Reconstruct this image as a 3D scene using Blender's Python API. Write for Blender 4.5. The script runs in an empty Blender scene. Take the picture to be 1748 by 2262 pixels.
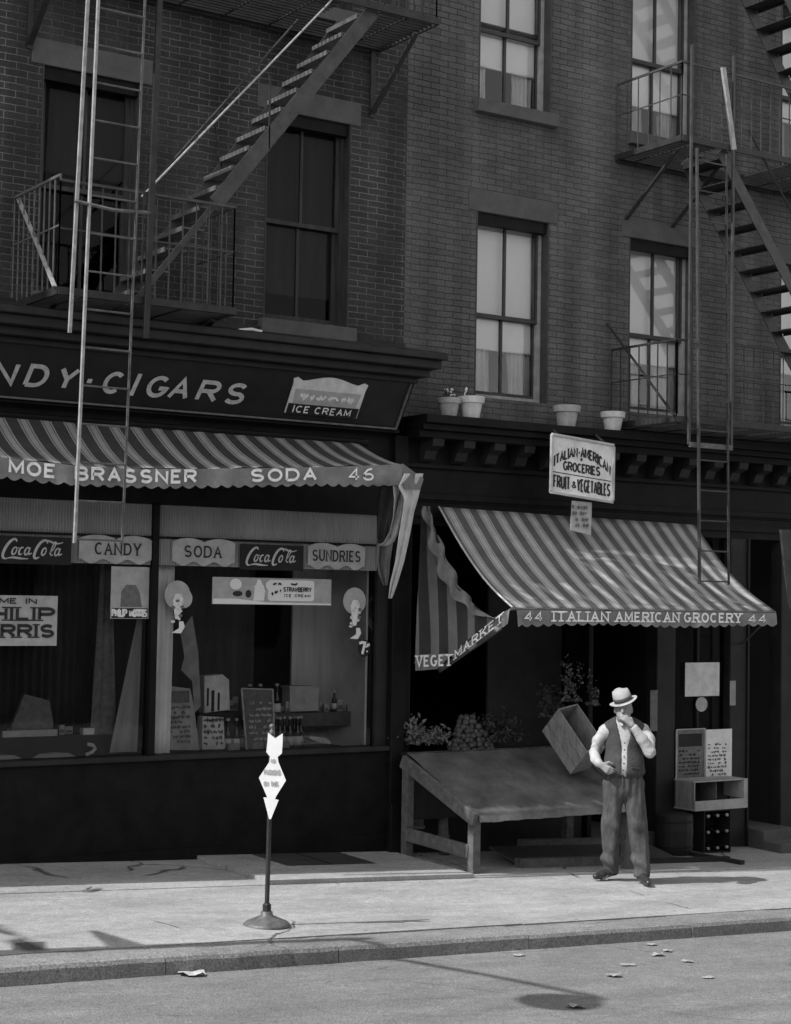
import bpy, bmesh, math, random
import numpy as np
from mathutils import Vector, Matrix
R = math.radians
random.seed(7); rng = np.random.default_rng(7)
S = bpy.context.scene
COL = S.collection
# ------------------------------------------------------------------ camera
W0, H0, FPX = 1748., 2262., 3780.
YAW, PIT, ROL = .5864, .0492, .0166
CAM = np.array([-8.9, -13.5, 2.43])
def cam_axes():
    cy, sy = math.cos(YAW), math.sin(YAW); cp, sp = math.cos(PIT), math.sin(PIT); cr, sr = math.cos(ROL), math.sin(ROL)
    r = np.array([cy, -sy, 0.]); f = np.array([sy*cp, cy*cp, sp]); u = np.cross(r, f)
    return r*cr + u*sr, -r*sr + u*cr, f
CR, CU, CF = cam_axes()
cd = bpy.data.cameras.new('camera'); cam = bpy.data.objects.new('camera', cd); COL.objects.link(cam)
cd.sensor_fit = 'HORIZONTAL'; cd.sensor_width = 36; cd.lens = FPX/W0*36
cd.clip_start = .1; cd.clip_end = 2000
M = Matrix.Identity(4)
for i in range(3):
    M[i][0] = CR[i]; M[i][1] = CU[i]; M[i][2] = -CF[i]; M[i][3] = CAM[i]
cam.matrix_world = M
S.camera = cam
# ------------------------------------------------------------------ light
SUN_EL = 48
w = bpy.data.worlds.new("World"); S.world = w; w.use_nodes = True
nt = w.node_tree; nt.nodes.clear()
sky = nt.nodes.new('ShaderNodeTexSky'); sky.sky_type = 'NISHITA'; sky.sun_disc = False
sky.sun_elevation = R(SUN_EL); sky.sun_rotation = R(270)
bw = nt.nodes.new('ShaderNodeRGBToBW')        # the photograph is black and white
bg = nt.nodes.new('ShaderNodeBackground'); bg.inputs[1].default_value = .15
wo = nt.nodes.new('ShaderNodeOutputWorld')
nt.links.new(sky.outputs[0], bw.inputs[0]); nt.links.new(bw.outputs[0], bg.inputs[0]); nt.links.new(bg.outputs[0], wo.inputs[0])
sl = bpy.data.lights.new('sun', 'SUN'); sl.energy = 2.3; sl.angle = R(.5)
so = bpy.data.objects.new('sun', sl); COL.objects.link(so)
SD = Vector((math.cos(R(SUN_EL)), -.035, -math.sin(R(SUN_EL)))).normalized()
so.rotation_euler = SD.to_track_quat('-Z', 'Y').to_euler()
S.view_settings.view_transform = 'Standard'; S.view_settings.look = 'None'
S.view_settings.exposure = 1.1; S.view_settings.gamma = 1
S.render.engine = 'CYCLES'; S.cycles.max_bounces = 8; S.cycles.transparent_max_bounces = 12
# ------------------------------------------------------------------ helpers
def at(px, py, Y):
    d = CF + CR*(px-W0/2)/FPX - CU*(py-H0/2)/FPX
    return CAM + d*(Y-CAM[1])/d[1]
def atx(px, py, Y): return float(at(px, py, Y)[0])
def gz(x, y): return .017 - .05*x + .02*y           # pavement height
def kerb_y(x): return -3.57 + .026*x
MATS = {}
def mat(name, v, rough=.85, var=.25, scale=6., bump=.0, bscale=40., metal=0., fine=.0, stretch=(1, 1, 1), spec=.3):
    if name in MATS: return MATS[name]
    m = bpy.data.materials.new(name); m.use_nodes = True; t = m.node_tree
    b = t.nodes['Principled BSDF']; b.inputs['Roughness'].default_value = rough; b.inputs['Metallic'].default_value = metal
    b.inputs['Specular IOR Level'].default_value = spec
    tc = t.nodes.new('ShaderNodeTexCoord'); mp = t.nodes.new('ShaderNodeMapping'); mp.inputs['Scale'].default_value = stretch
    t.links.new(tc.outputs['Object'], mp.inputs[0])
    n = t.nodes.new('ShaderNodeTexNoise'); n.inputs['Scale'].default_value = scale; n.inputs['Detail'].default_value = 6; n.inputs['Roughness'].default_value = .65
    t.links.new(mp.outputs[0], n.inputs['Vector'])
    mr = t.nodes.new('ShaderNodeMapRange'); mr.inputs[1].default_value = .3; mr.inputs[2].default_value = .7
    mr.inputs[3].default_value = max(0, v*(1-var)); mr.inputs[4].default_value = min(1, v*(1+var))
    t.links.new(n.outputs[0], mr.inputs[0]); out = mr.outputs[0]
    if fine:
        n3 = t.nodes.new('ShaderNodeTexNoise'); n3.inputs['Scale'].default_value = bscale*3; n3.inputs['Detail'].default_value = 3
        t.links.new(mp.outputs[0], n3.inputs['Vector'])
        m3 = t.nodes.new('ShaderNodeMapRange'); m3.inputs[1].default_value = .3; m3.inputs[2].default_value = .7; m3.inputs[3].default_value = 1-fine; m3.inputs[4].default_value = 1+fine
        t.links.new(n3.outputs[0], m3.inputs[0])
        mm = t.nodes.new('ShaderNodeMath'); mm.operation = 'MULTIPLY'; t.links.new(out, mm.inputs[0]); t.links.new(m3.outputs[0], mm.inputs[1]); out = mm.outputs[0]
    t.links.new(out, b.inputs['Base Color'])
    if bump:
        n2 = t.nodes.new('ShaderNodeTexNoise'); n2.inputs['Scale'].default_value = bscale; n2.inputs['Detail'].default_value = 4
        t.links.new(mp.outputs[0], n2.inputs['Vector'])
        bu = t.nodes.new('ShaderNodeBump'); bu.inputs['Strength'].default_value = bump; bu.inputs['Distance'].default_value = .01
        t.links.new(n2.outputs[0], bu.inputs['Height']); t.links.new(bu.outputs[0], b.inputs['Normal'])
    MATS[name] = m; return m
def brick_mat(name, v, mortar, msize=.008, stain=.35):
    m = bpy.data.materials.new(name); m.use_nodes = True; t = m.node_tree; L = t.links.new
    b = t.nodes['Principled BSDF']; b.inputs['Roughness'].default_value = .9; b.inputs['Specular IOR Level'].default_value = .2
    tc = t.nodes.new('ShaderNodeTexCoord'); sp = t.nodes.new('ShaderNodeSeparateXYZ'); L(tc.outputs['Object'], sp.inputs[0])
    ad = t.nodes.new('ShaderNodeMath'); ad.operation = 'ADD'; L(sp.outputs[0], ad.inputs[0]); L(sp.outputs[1], ad.inputs[1])
    nz = t.nodes.new('ShaderNodeTexNoise'); nz.inputs['Scale'].default_value = 3.1; nz.inputs['Detail'].default_value = 5; L(tc.outputs['Object'], nz.inputs['Vector'])
    wob = t.nodes.new('ShaderNodeMath'); wob.operation = 'MULTIPLY_ADD'; wob.inputs[1].default_value = .03; L(nz.outputs[0], wob.inputs[0]); L(sp.outputs[2], wob.inputs[2])
    cb = t.nodes.new('ShaderNodeCombineXYZ'); L(ad.outputs[0], cb.inputs[0]); L(wob.outputs[0], cb.inputs[1])
    br = t.nodes.new('ShaderNodeTexBrick'); L(cb.outputs[0], br.inputs['Vector'])
    br.inputs['Scale'].default_value = 1; br.inputs['Brick Width'].default_value = .2; br.inputs['Row Height'].default_value = .06
    br.inputs['Mortar Size'].default_value = msize; br.inputs['Mortar Smooth'].default_value = .7; br.inputs['Bias'].default_value = 0
    br.inputs['Color1'].default_value = (v*.88,)*3+(1,); br.inputs['Color2'].default_value = (v*1.13,)*3+(1,)
    n2 = t.nodes.new('ShaderNodeTexNoise'); n2.inputs['Scale'].default_value = .9; n2.inputs['Detail'].default_value = 7; n2.inputs['Roughness'].default_value = .6
    L(tc.outputs['Object'], n2.inputs['Vector'])
    mm = t.nodes.new('ShaderNodeMapRange'); mm.inputs[1].default_value = .35; mm.inputs[2].default_value = .65; mm.inputs[3].default_value = mortar*.3; mm.inputs[4].default_value = mortar*1.25
    L(n2.outputs[0], mm.inputs[0]); L(mm.outputs[0], br.inputs['Mortar'])
    n1 = t.nodes.new('ShaderNodeTexNoise'); n1.inputs['Scale'].default_value = .55; n1.inputs['Detail'].default_value = 8; n1.inputs['Roughness'].default_value = .7
    L(tc.outputs['Object'], n1.inputs['Vector'])
    mr = t.nodes.new('ShaderNodeMapRange'); mr.inputs[1].default_value = .3; mr.inputs[2].default_value = .7; mr.inputs[3].default_value = 1-stain; mr.inputs[4].default_value = 1+stain*.7
    L(n1.outputs[0], mr.inputs[0])
    ng = t.nodes.new('ShaderNodeTexNoise'); ng.inputs['Scale'].default_value = 55; ng.inputs['Detail'].default_value = 4; L(tc.outputs['Object'], ng.inputs['Vector'])
    mg = t.nodes.new('ShaderNodeMapRange'); mg.inputs[1].default_value = .3; mg.inputs[2].default_value = .7; mg.inputs[3].default_value = .72; mg.inputs[4].default_value = 1.28; L(ng.outputs[0], mg.inputs[0])
    m1 = t.nodes.new('ShaderNodeMath'); m1.operation = 'MULTIPLY'; L(mr.outputs[0], m1.inputs[0]); L(mg.outputs[0], m1.inputs[1])
    mp = t.nodes.new('ShaderNodeMapping'); mp.inputs['Scale'].default_value = (3.5, 3.5, .22); L(tc.outputs['Object'], mp.inputs[0])
    ns_ = t.nodes.new('ShaderNodeTexNoise'); ns_.inputs['Scale'].default_value = 1; ns_.inputs['Detail'].default_value = 7; L(mp.outputs[0], ns_.inputs['Vector'])
    ms = t.nodes.new('ShaderNodeMapRange'); ms.inputs[1].default_value = .35; ms.inputs[2].default_value = .65; ms.inputs[3].default_value = .72; ms.inputs[4].default_value = 1.18; L(ns_.outputs[0], ms.inputs[0])
    m0 = t.nodes.new('ShaderNodeMath'); m0.operation = 'MULTIPLY'; L(m1.outputs[0], m0.inputs[0]); L(ms.outputs[0], m0.inputs[1]); m1 = m0
    m2 = t.nodes.new('ShaderNodeVectorMath'); m2.operation = 'SCALE'; L(br.outputs['Color'], m2.inputs[0]); L(m1.outputs[0], m2.inputs['Scale'])
    L(m2.outputs[0], b.inputs['Base Color'])
    bu = t.nodes.new('ShaderNodeBump'); bu.inputs['Strength'].default_value = .6; bu.inputs['Distance'].default_value = .006; bu.invert = True
    L(br.outputs['Fac'], bu.inputs['Height']); L(bu.outputs[0], b.inputs['Normal'])
    MATS[name] = m; return m
def stripe_mat(name, dark, light, pitch, duty=.5, pin=True):
    """woven canvas: stripes run along UV.y, UV.x in metres across"""
    m = bpy.data.materials.new(name); m.use_nodes = True; t = m.node_tree; L = t.links.new
    b = t.nodes['Principled BSDF']; b.inputs['Roughness'].default_value = .95; b.inputs['Specular IOR Level'].default_value = .1
    uv = t.nodes.new('ShaderNodeUVMap'); sp = t.nodes.new('ShaderNodeSeparateXYZ'); L(uv.outputs[0], sp.inputs[0])
    d = t.nodes.new('ShaderNodeMath'); d.operation = 'DIVIDE'; d.inputs[1].default_value = pitch; L(sp.outputs[0], d.inputs[0])
    fr = t.nodes.new('ShaderNodeMath'); fr.operation = 'FRACT'; L(d.outputs[0], fr.inputs[0])
    cr = t.nodes.new('ShaderNodeValToRGB'); cr.color_ramp.interpolation = 'CONSTANT'; e = cr.color_ramp.elements
    e[0].position = 0; e[0].color = (light,)*3+(1,); e[1].position = duty; e[1].color = (dark,)*3+(1,)
    if pin:
        for p, c in ((.07, dark*1.3), (.11, light), (duty-.11, dark*1.3), (duty-.07, light)):
            q = e.new(p); q.color = (c,)*3+(1,)
    L(fr.outputs[0], cr.inputs[0])
    tc = t.nodes.new('ShaderNodeTexCoord'); n = t.nodes.new('ShaderNodeTexNoise'); n.inputs['Scale'].default_value = 5; n.inputs['Detail'].default_value = 8; n.inputs['Roughness'].default_value = .7; L(tc.outputs['Object'], n.inputs['Vector'])
    mr = t.nodes.new('ShaderNodeMapRange'); mr.inputs[1].default_value = .3; mr.inputs[2].default_value = .7; mr.inputs[3].default_value = .78; mr.inputs[4].default_value = 1.15; L(n.outputs[0], mr.inputs[0])
    s = t.nodes.new('ShaderNodeVectorMath'); s.operation = 'SCALE'; L(cr.outputs[0], s.inputs[0]); L(mr.outputs[0], s.inputs['Scale'])
    L(s.outputs[0], b.inputs['Base Color'])
    n2 = t.nodes.new('ShaderNodeTexNoise'); n2.inputs['Scale'].default_value = 7; n2.inputs['Detail'].default_value = 5; n2.inputs['Distortion'].default_value = .8; L(tc.outputs['Object'], n2.inputs['Vector'])
    bu = t.nodes.new('ShaderNodeBump'); bu.inputs['Strength'].default_value = .55; bu.inputs['Distance'].default_value = .03; L(n2.outputs[0], bu.inputs['Height']); L(bu.outputs[0], b.inputs['Normal'])
    MATS[name] = m; return m
def glass_mat(name, tint=.9, refl=1.0):
    m = bpy.data.materials.new(name); m.use_nodes = True; t = m.node_tree; L = t.links.new
    t.nodes.remove(t.nodes['Principled BSDF'])
    tr = t.nodes.new('ShaderNodeBsdfTransparent'); tr.inputs[0].default_value = (tint,)*3+(1,)
    gl = t.nodes.new('ShaderNodeBsdfGlossy'); gl.inputs['Roughness'].default_value = .03
    fr = t.nodes.new('ShaderNodeFresnel'); fr.inputs[0].default_value = 1.5
    tc = t.nodes.new('ShaderNodeTexCoord'); n = t.nodes.new('ShaderNodeTexNoise'); n.inputs['Scale'].default_value = 1.3; L(tc.outputs['Object'], n.inputs['Vector'])
    bu = t.nodes.new('ShaderNodeBump'); bu.inputs['Strength'].default_value = .12; bu.inputs['Distance'].default_value = .02; L(n.outputs[0], bu.inputs['Height']); L(bu.outputs[0], gl.inputs['Normal'])
    mu = t.nodes.new('ShaderNodeMath'); mu.operation = 'MULTIPLY'; mu.inputs[1].default_value = refl; L(fr.outputs[0], mu.inputs[0])
    mx = t.nodes.new('ShaderNodeMixShader'); L(mu.outputs[0], mx.inputs[0]); L(tr.outputs[0], mx.inputs[1]); L(gl.outputs[0], mx.inputs[2])
    L(mx.outputs[0], t.nodes['Material Output'].inputs[0])
    MATS[name] = m; return m

def ground_mat(name, v, crack=.0, spots=.0, fine=.4, fscale=160., rough=.9):
    m = bpy.data.materials.new(name); m.use_nodes = True; t = m.node_tree; L = t.links.new; N = t.nodes.new
    b = t.nodes['Principled BSDF']; b.inputs['Roughness'].default_value = rough; b.inputs['Specular IOR Level'].default_value = .2
    tc = N('ShaderNodeTexCoord'); C = tc.outputs['Object']
    def noise(sc, det=8, ro=.65, vec=None):
        n = N('ShaderNodeTexNoise'); n.inputs['Scale'].default_value = sc; n.inputs['Detail'].default_value = det; n.inputs['Roughness'].default_value = ro; L(vec or C, n.inputs['Vector']); return n.outputs[0]
    def rng_(x, a, c, d, e):
        r = N('ShaderNodeMapRange'); r.inputs[1].default_value = a; r.inputs[2].default_value = c; r.inputs[3].default_value = d; r.inputs[4].default_value = e; L(x, r.inputs[0]); return r.outputs[0]
    def mul(x, y):
        q = N('ShaderNodeMath'); q.operation = 'MULTIPLY'; L(x, q.inputs[0]); L(y, q.inputs[1]); return q.outputs[0]
    mp = N('ShaderNodeMapping'); mp.inputs['Scale'].default_value = (.55, 1.5, 1); L(C, mp.inputs[0])
    out = rng_(noise(1.6, 10, .72, mp.outputs[0]), .32, .68, v*.72, v*1.22)
    out = mul(out, rng_(noise(14, 6, .7), .3, .7, .84, 1.14))
    out = mul(out, rng_(noise(fscale, 3, .7), .32, .68, 1-fine, 1+fine))
    if spots:
        vo = N('ShaderNodeTexVoronoi'); vo.inputs['Scale'].default_value = 4.5; vo.inputs['Randomness'].default_value = 1; L(C, vo.inputs['Vector'])
        out = mul(out, rng_(vo.outputs['Distance'], .03, .10, 1-spots, 1))
        out = mul(out, rng_(noise(.8, 9, .75), .60, .72, 1, 1-spots*.7))
    if crack:
        nz = N('ShaderNodeTexNoise'); nz.inputs['Scale'].default_value = 2.5; nz.inputs['Detail'].default_value = 6; L(C, nz.inputs['Vector'])
        mx = N('ShaderNodeVectorMath'); mx.operation = 'MULTIPLY_ADD'; mx.inputs[1].default_value = (.35, .35, .0); L(nz.outputs['Color'], mx.inputs[0]); L(C, mx.inputs[2])
        vo = N('ShaderNodeTexVoronoi'); vo.feature = 'DISTANCE_TO_EDGE'; vo.inputs['Scale'].default_value = .42; L(mx.outputs[0], vo.inputs['Vector'])
        ed = rng_(vo.outputs[0], .002, .007, crack, 0); mk = rng_(noise(.9, 2), .5, .56, 0, 1); e2 = mul(ed, mk)
        sb = N('ShaderNodeMath'); sb.operation = 'SUBTRACT'; sb.inputs[0].default_value = 1; L(e2, sb.inputs[1]); out = mul(out, sb.outputs[0])
    L(out, b.inputs['Base Color'])
    bu = N('ShaderNodeBump'); bu.inputs['Strength'].default_value = .7; bu.inputs['Distance'].default_value = .008; L(noise(fscale*.6, 4), bu.inputs['Height']); L(bu.outputs[0], b.inputs['Normal'])
    MATS[name] = m; return m
class MB:
    def __init__(s): s.v = []; s.f = []; s.uv = {}
    def add(s, vs, fs):
        o = len(s.v); s.v += [tuple(map(float, p)) for p in vs]; s.f += [tuple(i+o for i in f) for f in fs]; return o
    def box(s, x0, x1, y0, y1, z0, z1):
        if x0 > x1: x0, x1 = x1, x0
        if y0 > y1: y0, y1 = y1, y0
        if z0 > z1: z0, z1 = z1, z0
        s.add([(x0,y0,z0),(x1,y0,z0),(x1,y1,z0),(x0,y1,z0),(x0,y0,z1),(x1,y0,z1),(x1,y1,z1),(x0,y1,z1)],
              [(3,2,1,0),(4,5,6,7),(0,1,5,4),(1,2,6,5),(2,3,7,6),(3,0,4,7)])
        return s
    def obox(s, o, a, b, c):
        """box from a corner o and three edge vectors"""
        o, a, b, c = map(lambda q: np.array(q, float), (o, a, b, c))
        if np.dot(np.cross(a, b), c) < 0: a, b = b, a
        P = [o, o+a, o+a+b, o+b, o+c, o+a+c, o+a+b+c, o+b+c]
        s.add(P, [(3,2,1,0),(4,5,6,7),(0,1,5,4),(1,2,6,5),(2,3,7,6),(3,0,4,7)]); return s
    def bar(s, p, q, w, h=None, up=(0, 0, 1)):
        h = h or w; p = np.array(p, float); q = np.array(q, float); d = q-p; d /= np.linalg.norm(d)
        up = np.array(up, float)
        if abs(d@up) > .97: up = np.array([0, 1., 0])
        a = np.cross(d, up); a /= np.linalg.norm(a); b = np.cross(a, d)
        return s.obox(p-a*w/2-b*h/2, a*w, b*h, q-p)
    def tube(s, pts, r, n=8, cap=True):
        pts = [np.array(p, float) for p in pts]; k = len(pts)
        rs = r if hasattr(r, '__len__') else [r]*k
        ref = None; rings = []
        for i in range(k):
            d = pts[min(i+1, k-1)]-pts[max(i-1, 0)]; d /= (np.linalg.norm(d)+1e-9)
            if ref is None: ref = np.array([0, 0, 1.]) if abs(d[2]) < .9 else np.array([1., 0, 0])
            a = np.cross(d, ref); a /= (np.linalg.norm(a)+1e-9); b = np.cross(a, d); ref = b
            rings.append([pts[i]+rs[i]*(a*math.cos(2*math.pi*j/n)+b*math.sin(2*math.pi*j/n)) for j in range(n)])
        fs = []
        for i in range(k-1):
            for j in range(n): fs.append((i*n+j, i*n+(j+1) % n, (i+1)*n+(j+1) % n, (i+1)*n+j))
        if cap: fs.append(tuple(range(n))[::-1]); fs.append(tuple((k-1)*n+j for j in range(n)))
        s.add(sum(rings, []), fs); return s
    def lathe(s, prof, c=(0, 0, 0), n=20, ax=(0, 0, 1), sx=1., sy=1.):
        c = np.array(c, float); ax = np.array(ax, float); ax /= np.linalg.norm(ax)
        t = np.array([1., 0, 0]) if abs(ax[0]) < .9 else np.array([0, 1., 0])
        a = t-ax*(t@ax); a /= np.linalg.norm(a); b = np.cross(ax, a)
        P = []; k = len(prof)
        for r, z in prof:
            for j in range(n):
                th = 2*math.pi*j/n; P.append(c+ax*z+r*(a*math.cos(th)*sx+b*math.sin(th)*sy))
        fs = [(i*n+j, i*n+(j+1) % n, (i+1)*n+(j+1) % n, (i+1)*n+j) for i in range(k-1) for j in range(n)]
        if prof[0][0] > 1e-4: fs.append(tuple(range(n))[::-1])
        if prof[-1][0] > 1e-4: fs.append(tuple((k-1)*n+j for j in range(n)))
        s.add(P, fs); return s
    def poly(s, pts, th):
        """planar outline extruded by vector th"""
        pts = [np.array(p, float) for p in pts]; th = np.array(th, float); n = len(pts)
        nrm = sum((np.cross(pts[i]-pts[0], pts[(i+1) % n]-pts[0]) for i in range(1, n-1)), np.zeros(3))
        if nrm@th > 0: pts = pts[::-1]
        fs = [tuple(range(n)), tuple(range(n, 2*n))[::-1]] + [((i+1) % n, i, n+i, n+(i+1) % n) for i in range(n)]
        s.add(pts+[p+th for p in pts], fs); return s
    def grid(s, rows, uvs=None):
        k, m = len(rows), len(rows[0])
        o = s.add([p for r in rows for p in r], [(i*m+j, i*m+j+1, (i+1)*m+j+1, (i+1)*m+j) for i in range(k-1) for j in range(m-1)])
        if uvs:
            for i in range(k):
                for j in range(m): s.uv[o+i*m+j] = uvs[i][j]
        return s
    def build(s, name, m, parent=None, world=True, smooth=False, solid=0, bevel=0):
        me = bpy.data.meshes.new(name); me.from_pydata(s.v, [], s.f); me.materials.append(MATS[m] if isinstance(m, str) else m)
        if s.uv:
            ul = me.uv_layers.new(name='UVMap')
            for lp in me.loops: ul.data[lp.index].uv = s.uv.get(lp.vertex_index, (0, 0))
        if smooth:
            for p in me.polygons: p.use_smooth = True
        me.update()
        o = bpy.data.objects.new(name, me); COL.objects.link(o)
        if parent is not None:
            o.parent = parent
            if world and parent.type == 'EMPTY': o.location = -parent.location
        if solid:
            md = o.modifiers.new('solid', 'SOLIDIFY'); md.thickness = solid; md.offset = 0
        if bevel:
            md = o.modifiers.new('bevel', 'BEVEL'); md.width = bevel; md.segments = 2; md.limit_method = 'ANGLE'
        return o
def tag(o, label=None, cat=None, group=None, kind=None):
    if label: o['label'] = label
    if cat: o['category'] = cat
    if group: o['group'] = group
    if kind: o['kind'] = kind
    return o
def thing(name, label, cat, loc=(0, 0, 0), group=None):
    o = bpy.data.objects.new(name, None); COL.objects.link(o); o.location = [float(q) for q in loc]; o.empty_display_size = .1
    return tag(o, label, cat, group)
def copy_tree(o, parent=None):
    c = o.copy(); COL.objects.link(c)
    if parent is not None: c.parent = parent
    for ch in list(o.children): copy_tree(ch, c)
    return c
# ------------------------------------------------------------------ lettering
def arc(cx, cy, rx, ry, a0, a1, n=10):
    return [(cx+rx*math.cos(R(a0+(a1-a0)*i/n)), cy+ry*math.sin(R(a0+(a1-a0)*i/n))) for i in range(n+1)]
G = {
 'A': [[(0,0),(.5,1),(1,0)], [(.19,.36),(.81,.36)]],
 'B': [[(0,0),(0,1),(.55,1)]+arc(.6,.76,.32,.24,90,-90)+[(.02,.52)], [(.55,.52)]+arc(.62,.26,.38,.26,90,-90)+[(.02,0)]],
 'C': [arc(.52,.5,.52,.5,48,312,14)], 'D': [[(0,0),(0,1),(.4,1)]+arc(.45,.5,.55,.5,90,-90,12)+[(.02,0)]],
 'E': [[(1,1),(0,1),(0,0),(1,0)], [(.04,.52),(.78,.52)]], 'F': [[(1,1),(0,1),(0,0)], [(.04,.52),(.78,.52)]],
 'G': [arc(.52,.5,.52,.5,48,350,14)+[(1.0,.42),(.6,.42)]], 'H': [[(0,0),(0,1)],[(1,0),(1,1)],[(.04,.5),(.96,.5)]],
 'I': [[(.5,0),(.5,1)]], 'K': [[(0,0),(0,1)],[(1,1),(.04,.42)],[(.34,.6),(1,0)]], 'L': [[(0,1),(0,0),(1,0)]],
 'M': [[(0,0),(0,1),(.5,.2),(1,1),(1,0)]], 'N': [[(0,0),(0,1),(1,0),(1,1)]], 'O': [arc(.5,.5,.52,.5,90,450,20)],
 'P': [[(0,0),(0,1),(.55,1)]+arc(.6,.74,.4,.26,90,-90)+[(.04,.48)]],
 'R': [[(0,0),(0,1),(.55,1)]+arc(.6,.75,.36,.25,90,-90)+[(.04,.5)], [(.5,.48),(1,0)]],
 'S': [arc(.5,.74,.42,.26,30,270,10)+arc(.5,.25,.46,.25,90,-150,10)[1:]], 'T': [[(0,1),(1,1)],[(.5,.97),(.5,0)]],
 'U': [[(0,1),(0,.35)]+arc(.5,.35,.5,.35,180,360,12)+[(1,1)]], 'V': [[(0,1),(.5,0),(1,1)]], 'W': [[(0,1),(.25,0),(.5,.8),(.75,0),(1,1)]],
 'Y': [[(0,1),(.5,.46),(1,1)],[(.5,.46),(.5,0)]], '4': [[(.72,0),(.72,1),(0,.28),(1,.28)]],
 '6': [[(.86,1.02),(.42,.92),(.1,.6),(.02,.26)]+arc(.5,.27,.48,.26,180,540,18)[1:]], '7': [[(0,1),(1,1),(.35,0)]],
 '-': [[(.1,.48),(.9,.48)]], '&': [[(1,0),(.25,.72)]+arc(.48,.82,.22,.18,200,-20,8)+[(.1,.3)]+arc(.4,.24,.36,.24,170,330,8)+[(1,.45)]],
}
def ribbon(mb, pts2, wd, to3, n3, lift, closed=False):
    k = len(pts2); P = [np.array(p, float) for p in pts2]; Lf = []; Rt = []
    for i in range(k):
        a = P[i]-P[i-1] if i > 0 else P[1]-P[0]; b = P[i+1]-P[i] if i < k-1 else P[-1]-P[-2]
        if i in (0, k-1) and np.allclose(P[0], P[-1]): a = P[-1]-P[-2]; b = P[1]-P[0]
        a = a/(np.linalg.norm(a)+1e-9); b = b/(np.linalg.norm(b)+1e-9)
        na = np.array([-a[1], a[0]]); nb = np.array([-b[1], b[0]]); m = na+nb; l = np.linalg.norm(m)
        m = m/l if l > .3 else na
        sc = min(1/max(m@na, .35), 1.9); ww = wd[i] if hasattr(wd, '__len__') else wd
        Lf.append(P[i]+m*sc*ww/2); Rt.append(P[i]-m*sc*ww/2)
    vs = [to3(p)+n3*lift for p in Lf]+[to3(p)+n3*lift for p in Rt]
    fs = [(i, k+i, k+i+1, i+1) for i in range(k-1)]
    mb.add(vs, fs)
LW = {'I': .12, 'M': 1.1, 'W': 1.25, '-': .5, 'E': .8, 'F': .8, 'L': .78, '&': .9, ' ': .7}
def text(mb, s, o, ux, uz, n3, h, width=None, stroke=.16, aspect=.6, gap=.32, shear=0., serif=0., curve=None):
    """letters as raised ribbons from o along ux, letter height h along uz"""
    ux = np.array(ux, float); uz = np.array(uz, float); n3 = np.array(n3, float); o = np.array(o, float)
    adv = [aspect*LW.get(c, 1.) for c in s]; tot = sum(adv)+gap*(len(s)-1); k = (width/h/tot) if width else 1.
    x = 0; e = 0
    for c, a in zip(s, adv):
        if c != ' ':
            for st in G.get(c, []):
                x0 = x
                def to3(p, x0=x0):
                    X = p[0]*h; Z = p[1]*h+(curve(p[0]*h) if curve else 0); return o+ux*(X+shear*p[1]*h)+uz*Z
                pts = [((x0+q[0]*a)*k, q[1]*(1-stroke)+stroke/2) for q in st]
                if c == 'I': pts = [((x0+a*.5)*k, q[1]) for q in st]
                e += 1; ribbon(mb, pts, stroke, to3, n3, .0015+.0004*(e % 7))
                if serif:
                    for q in (st[0], st[-1]):
                        if q[1] in (0, 1) and c not in 'ESZ-&467O':
                            qx = (x0+(q[0] if c != 'I' else .5)*a)*k; qy = q[1]*(1-serif)+serif/2; e += 1
                            ribbon(mb, [(qx-serif*1.35*k-.06, qy), (qx+serif*1.35*k+.06, qy)], serif*.9, to3, n3, .0015+.0004*(e % 7))
        x += a+gap
    return mb
def scribble(mb, o, ux, uz, n3, wd, ht, rows, stroke=.4, seed=1):
    """illegible rows of writing"""
    rr = random.Random(seed); o = np.array(o, float); ux = np.array(ux, float); uz = np.array(uz, float); n3 = np.array(n3, float)
    dh = ht/rows
    for i in range(rows):
        x = 0
        while x < wd*.95:
            l = rr.uniform(.05, .2)*wd
            if x+l > wd: l = wd-x
            if rr.random() < .82:
                m = 7; pts = [(x+l*j/m, ht-(i+.5)*dh+rr.uniform(-.16, .16)*dh) for j in range(m+1)]
                ribbon(mb, pts, dh*stroke*rr.uniform(.6, 1.1), lambda p: o+ux*p[0]+uz*p[1], n3, .002)
            x += l+wd*.05
# ------------------------------------------------------------------ materials
brick_mat('brick_dark', .047, .17, .0055, .45)
brick_mat('brick_red', .105, .062, .0055, .28)
mat('stone', .10, .9, .2, 5, .3, 60, fine=.15); mat('stone_red', .09, .9, .18, 5, .3, 60, fine=.15)
ground_mat('concrete', .325, .75, .5, .40, 110.); mat('concrete_gap', .07, .95)
ground_mat('kerb_stone', .21, .5, .5, .42, 70.); ground_mat('asphalt', .185, .35, .3, .5, 90.)
mat('iron', .022, .55, .5, 9, .2, 60, spec=.4); mat('iron_mid', .05, .5, .4, 9, .2, 60, spec=.4); mat('iron_worn', .10, .5, .5, 14, .2, 60, spec=.5); mat('iron_pale', .30, .5, .35, 14, .2, 60, spec=.5)
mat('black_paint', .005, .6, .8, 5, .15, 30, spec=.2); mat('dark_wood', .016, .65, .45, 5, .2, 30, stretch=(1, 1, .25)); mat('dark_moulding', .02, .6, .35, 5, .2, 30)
mat('sign_black', .016, .6, .35, 4, .1, 40); mat('sign_edge', .12, .6, .4, 9)
mat('interior', .006, .95, .3, 3); mat('interior_grey', .035, .9, .35, 2.5); mat('panel_grey', .54, .9, .2, 3, stretch=(5, 5, .3)); mat('drape_pale', .34, .9, .2, 4, stretch=(4, 4, .4)); mat('panel_light', .88, .9, .15, 3)
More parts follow.
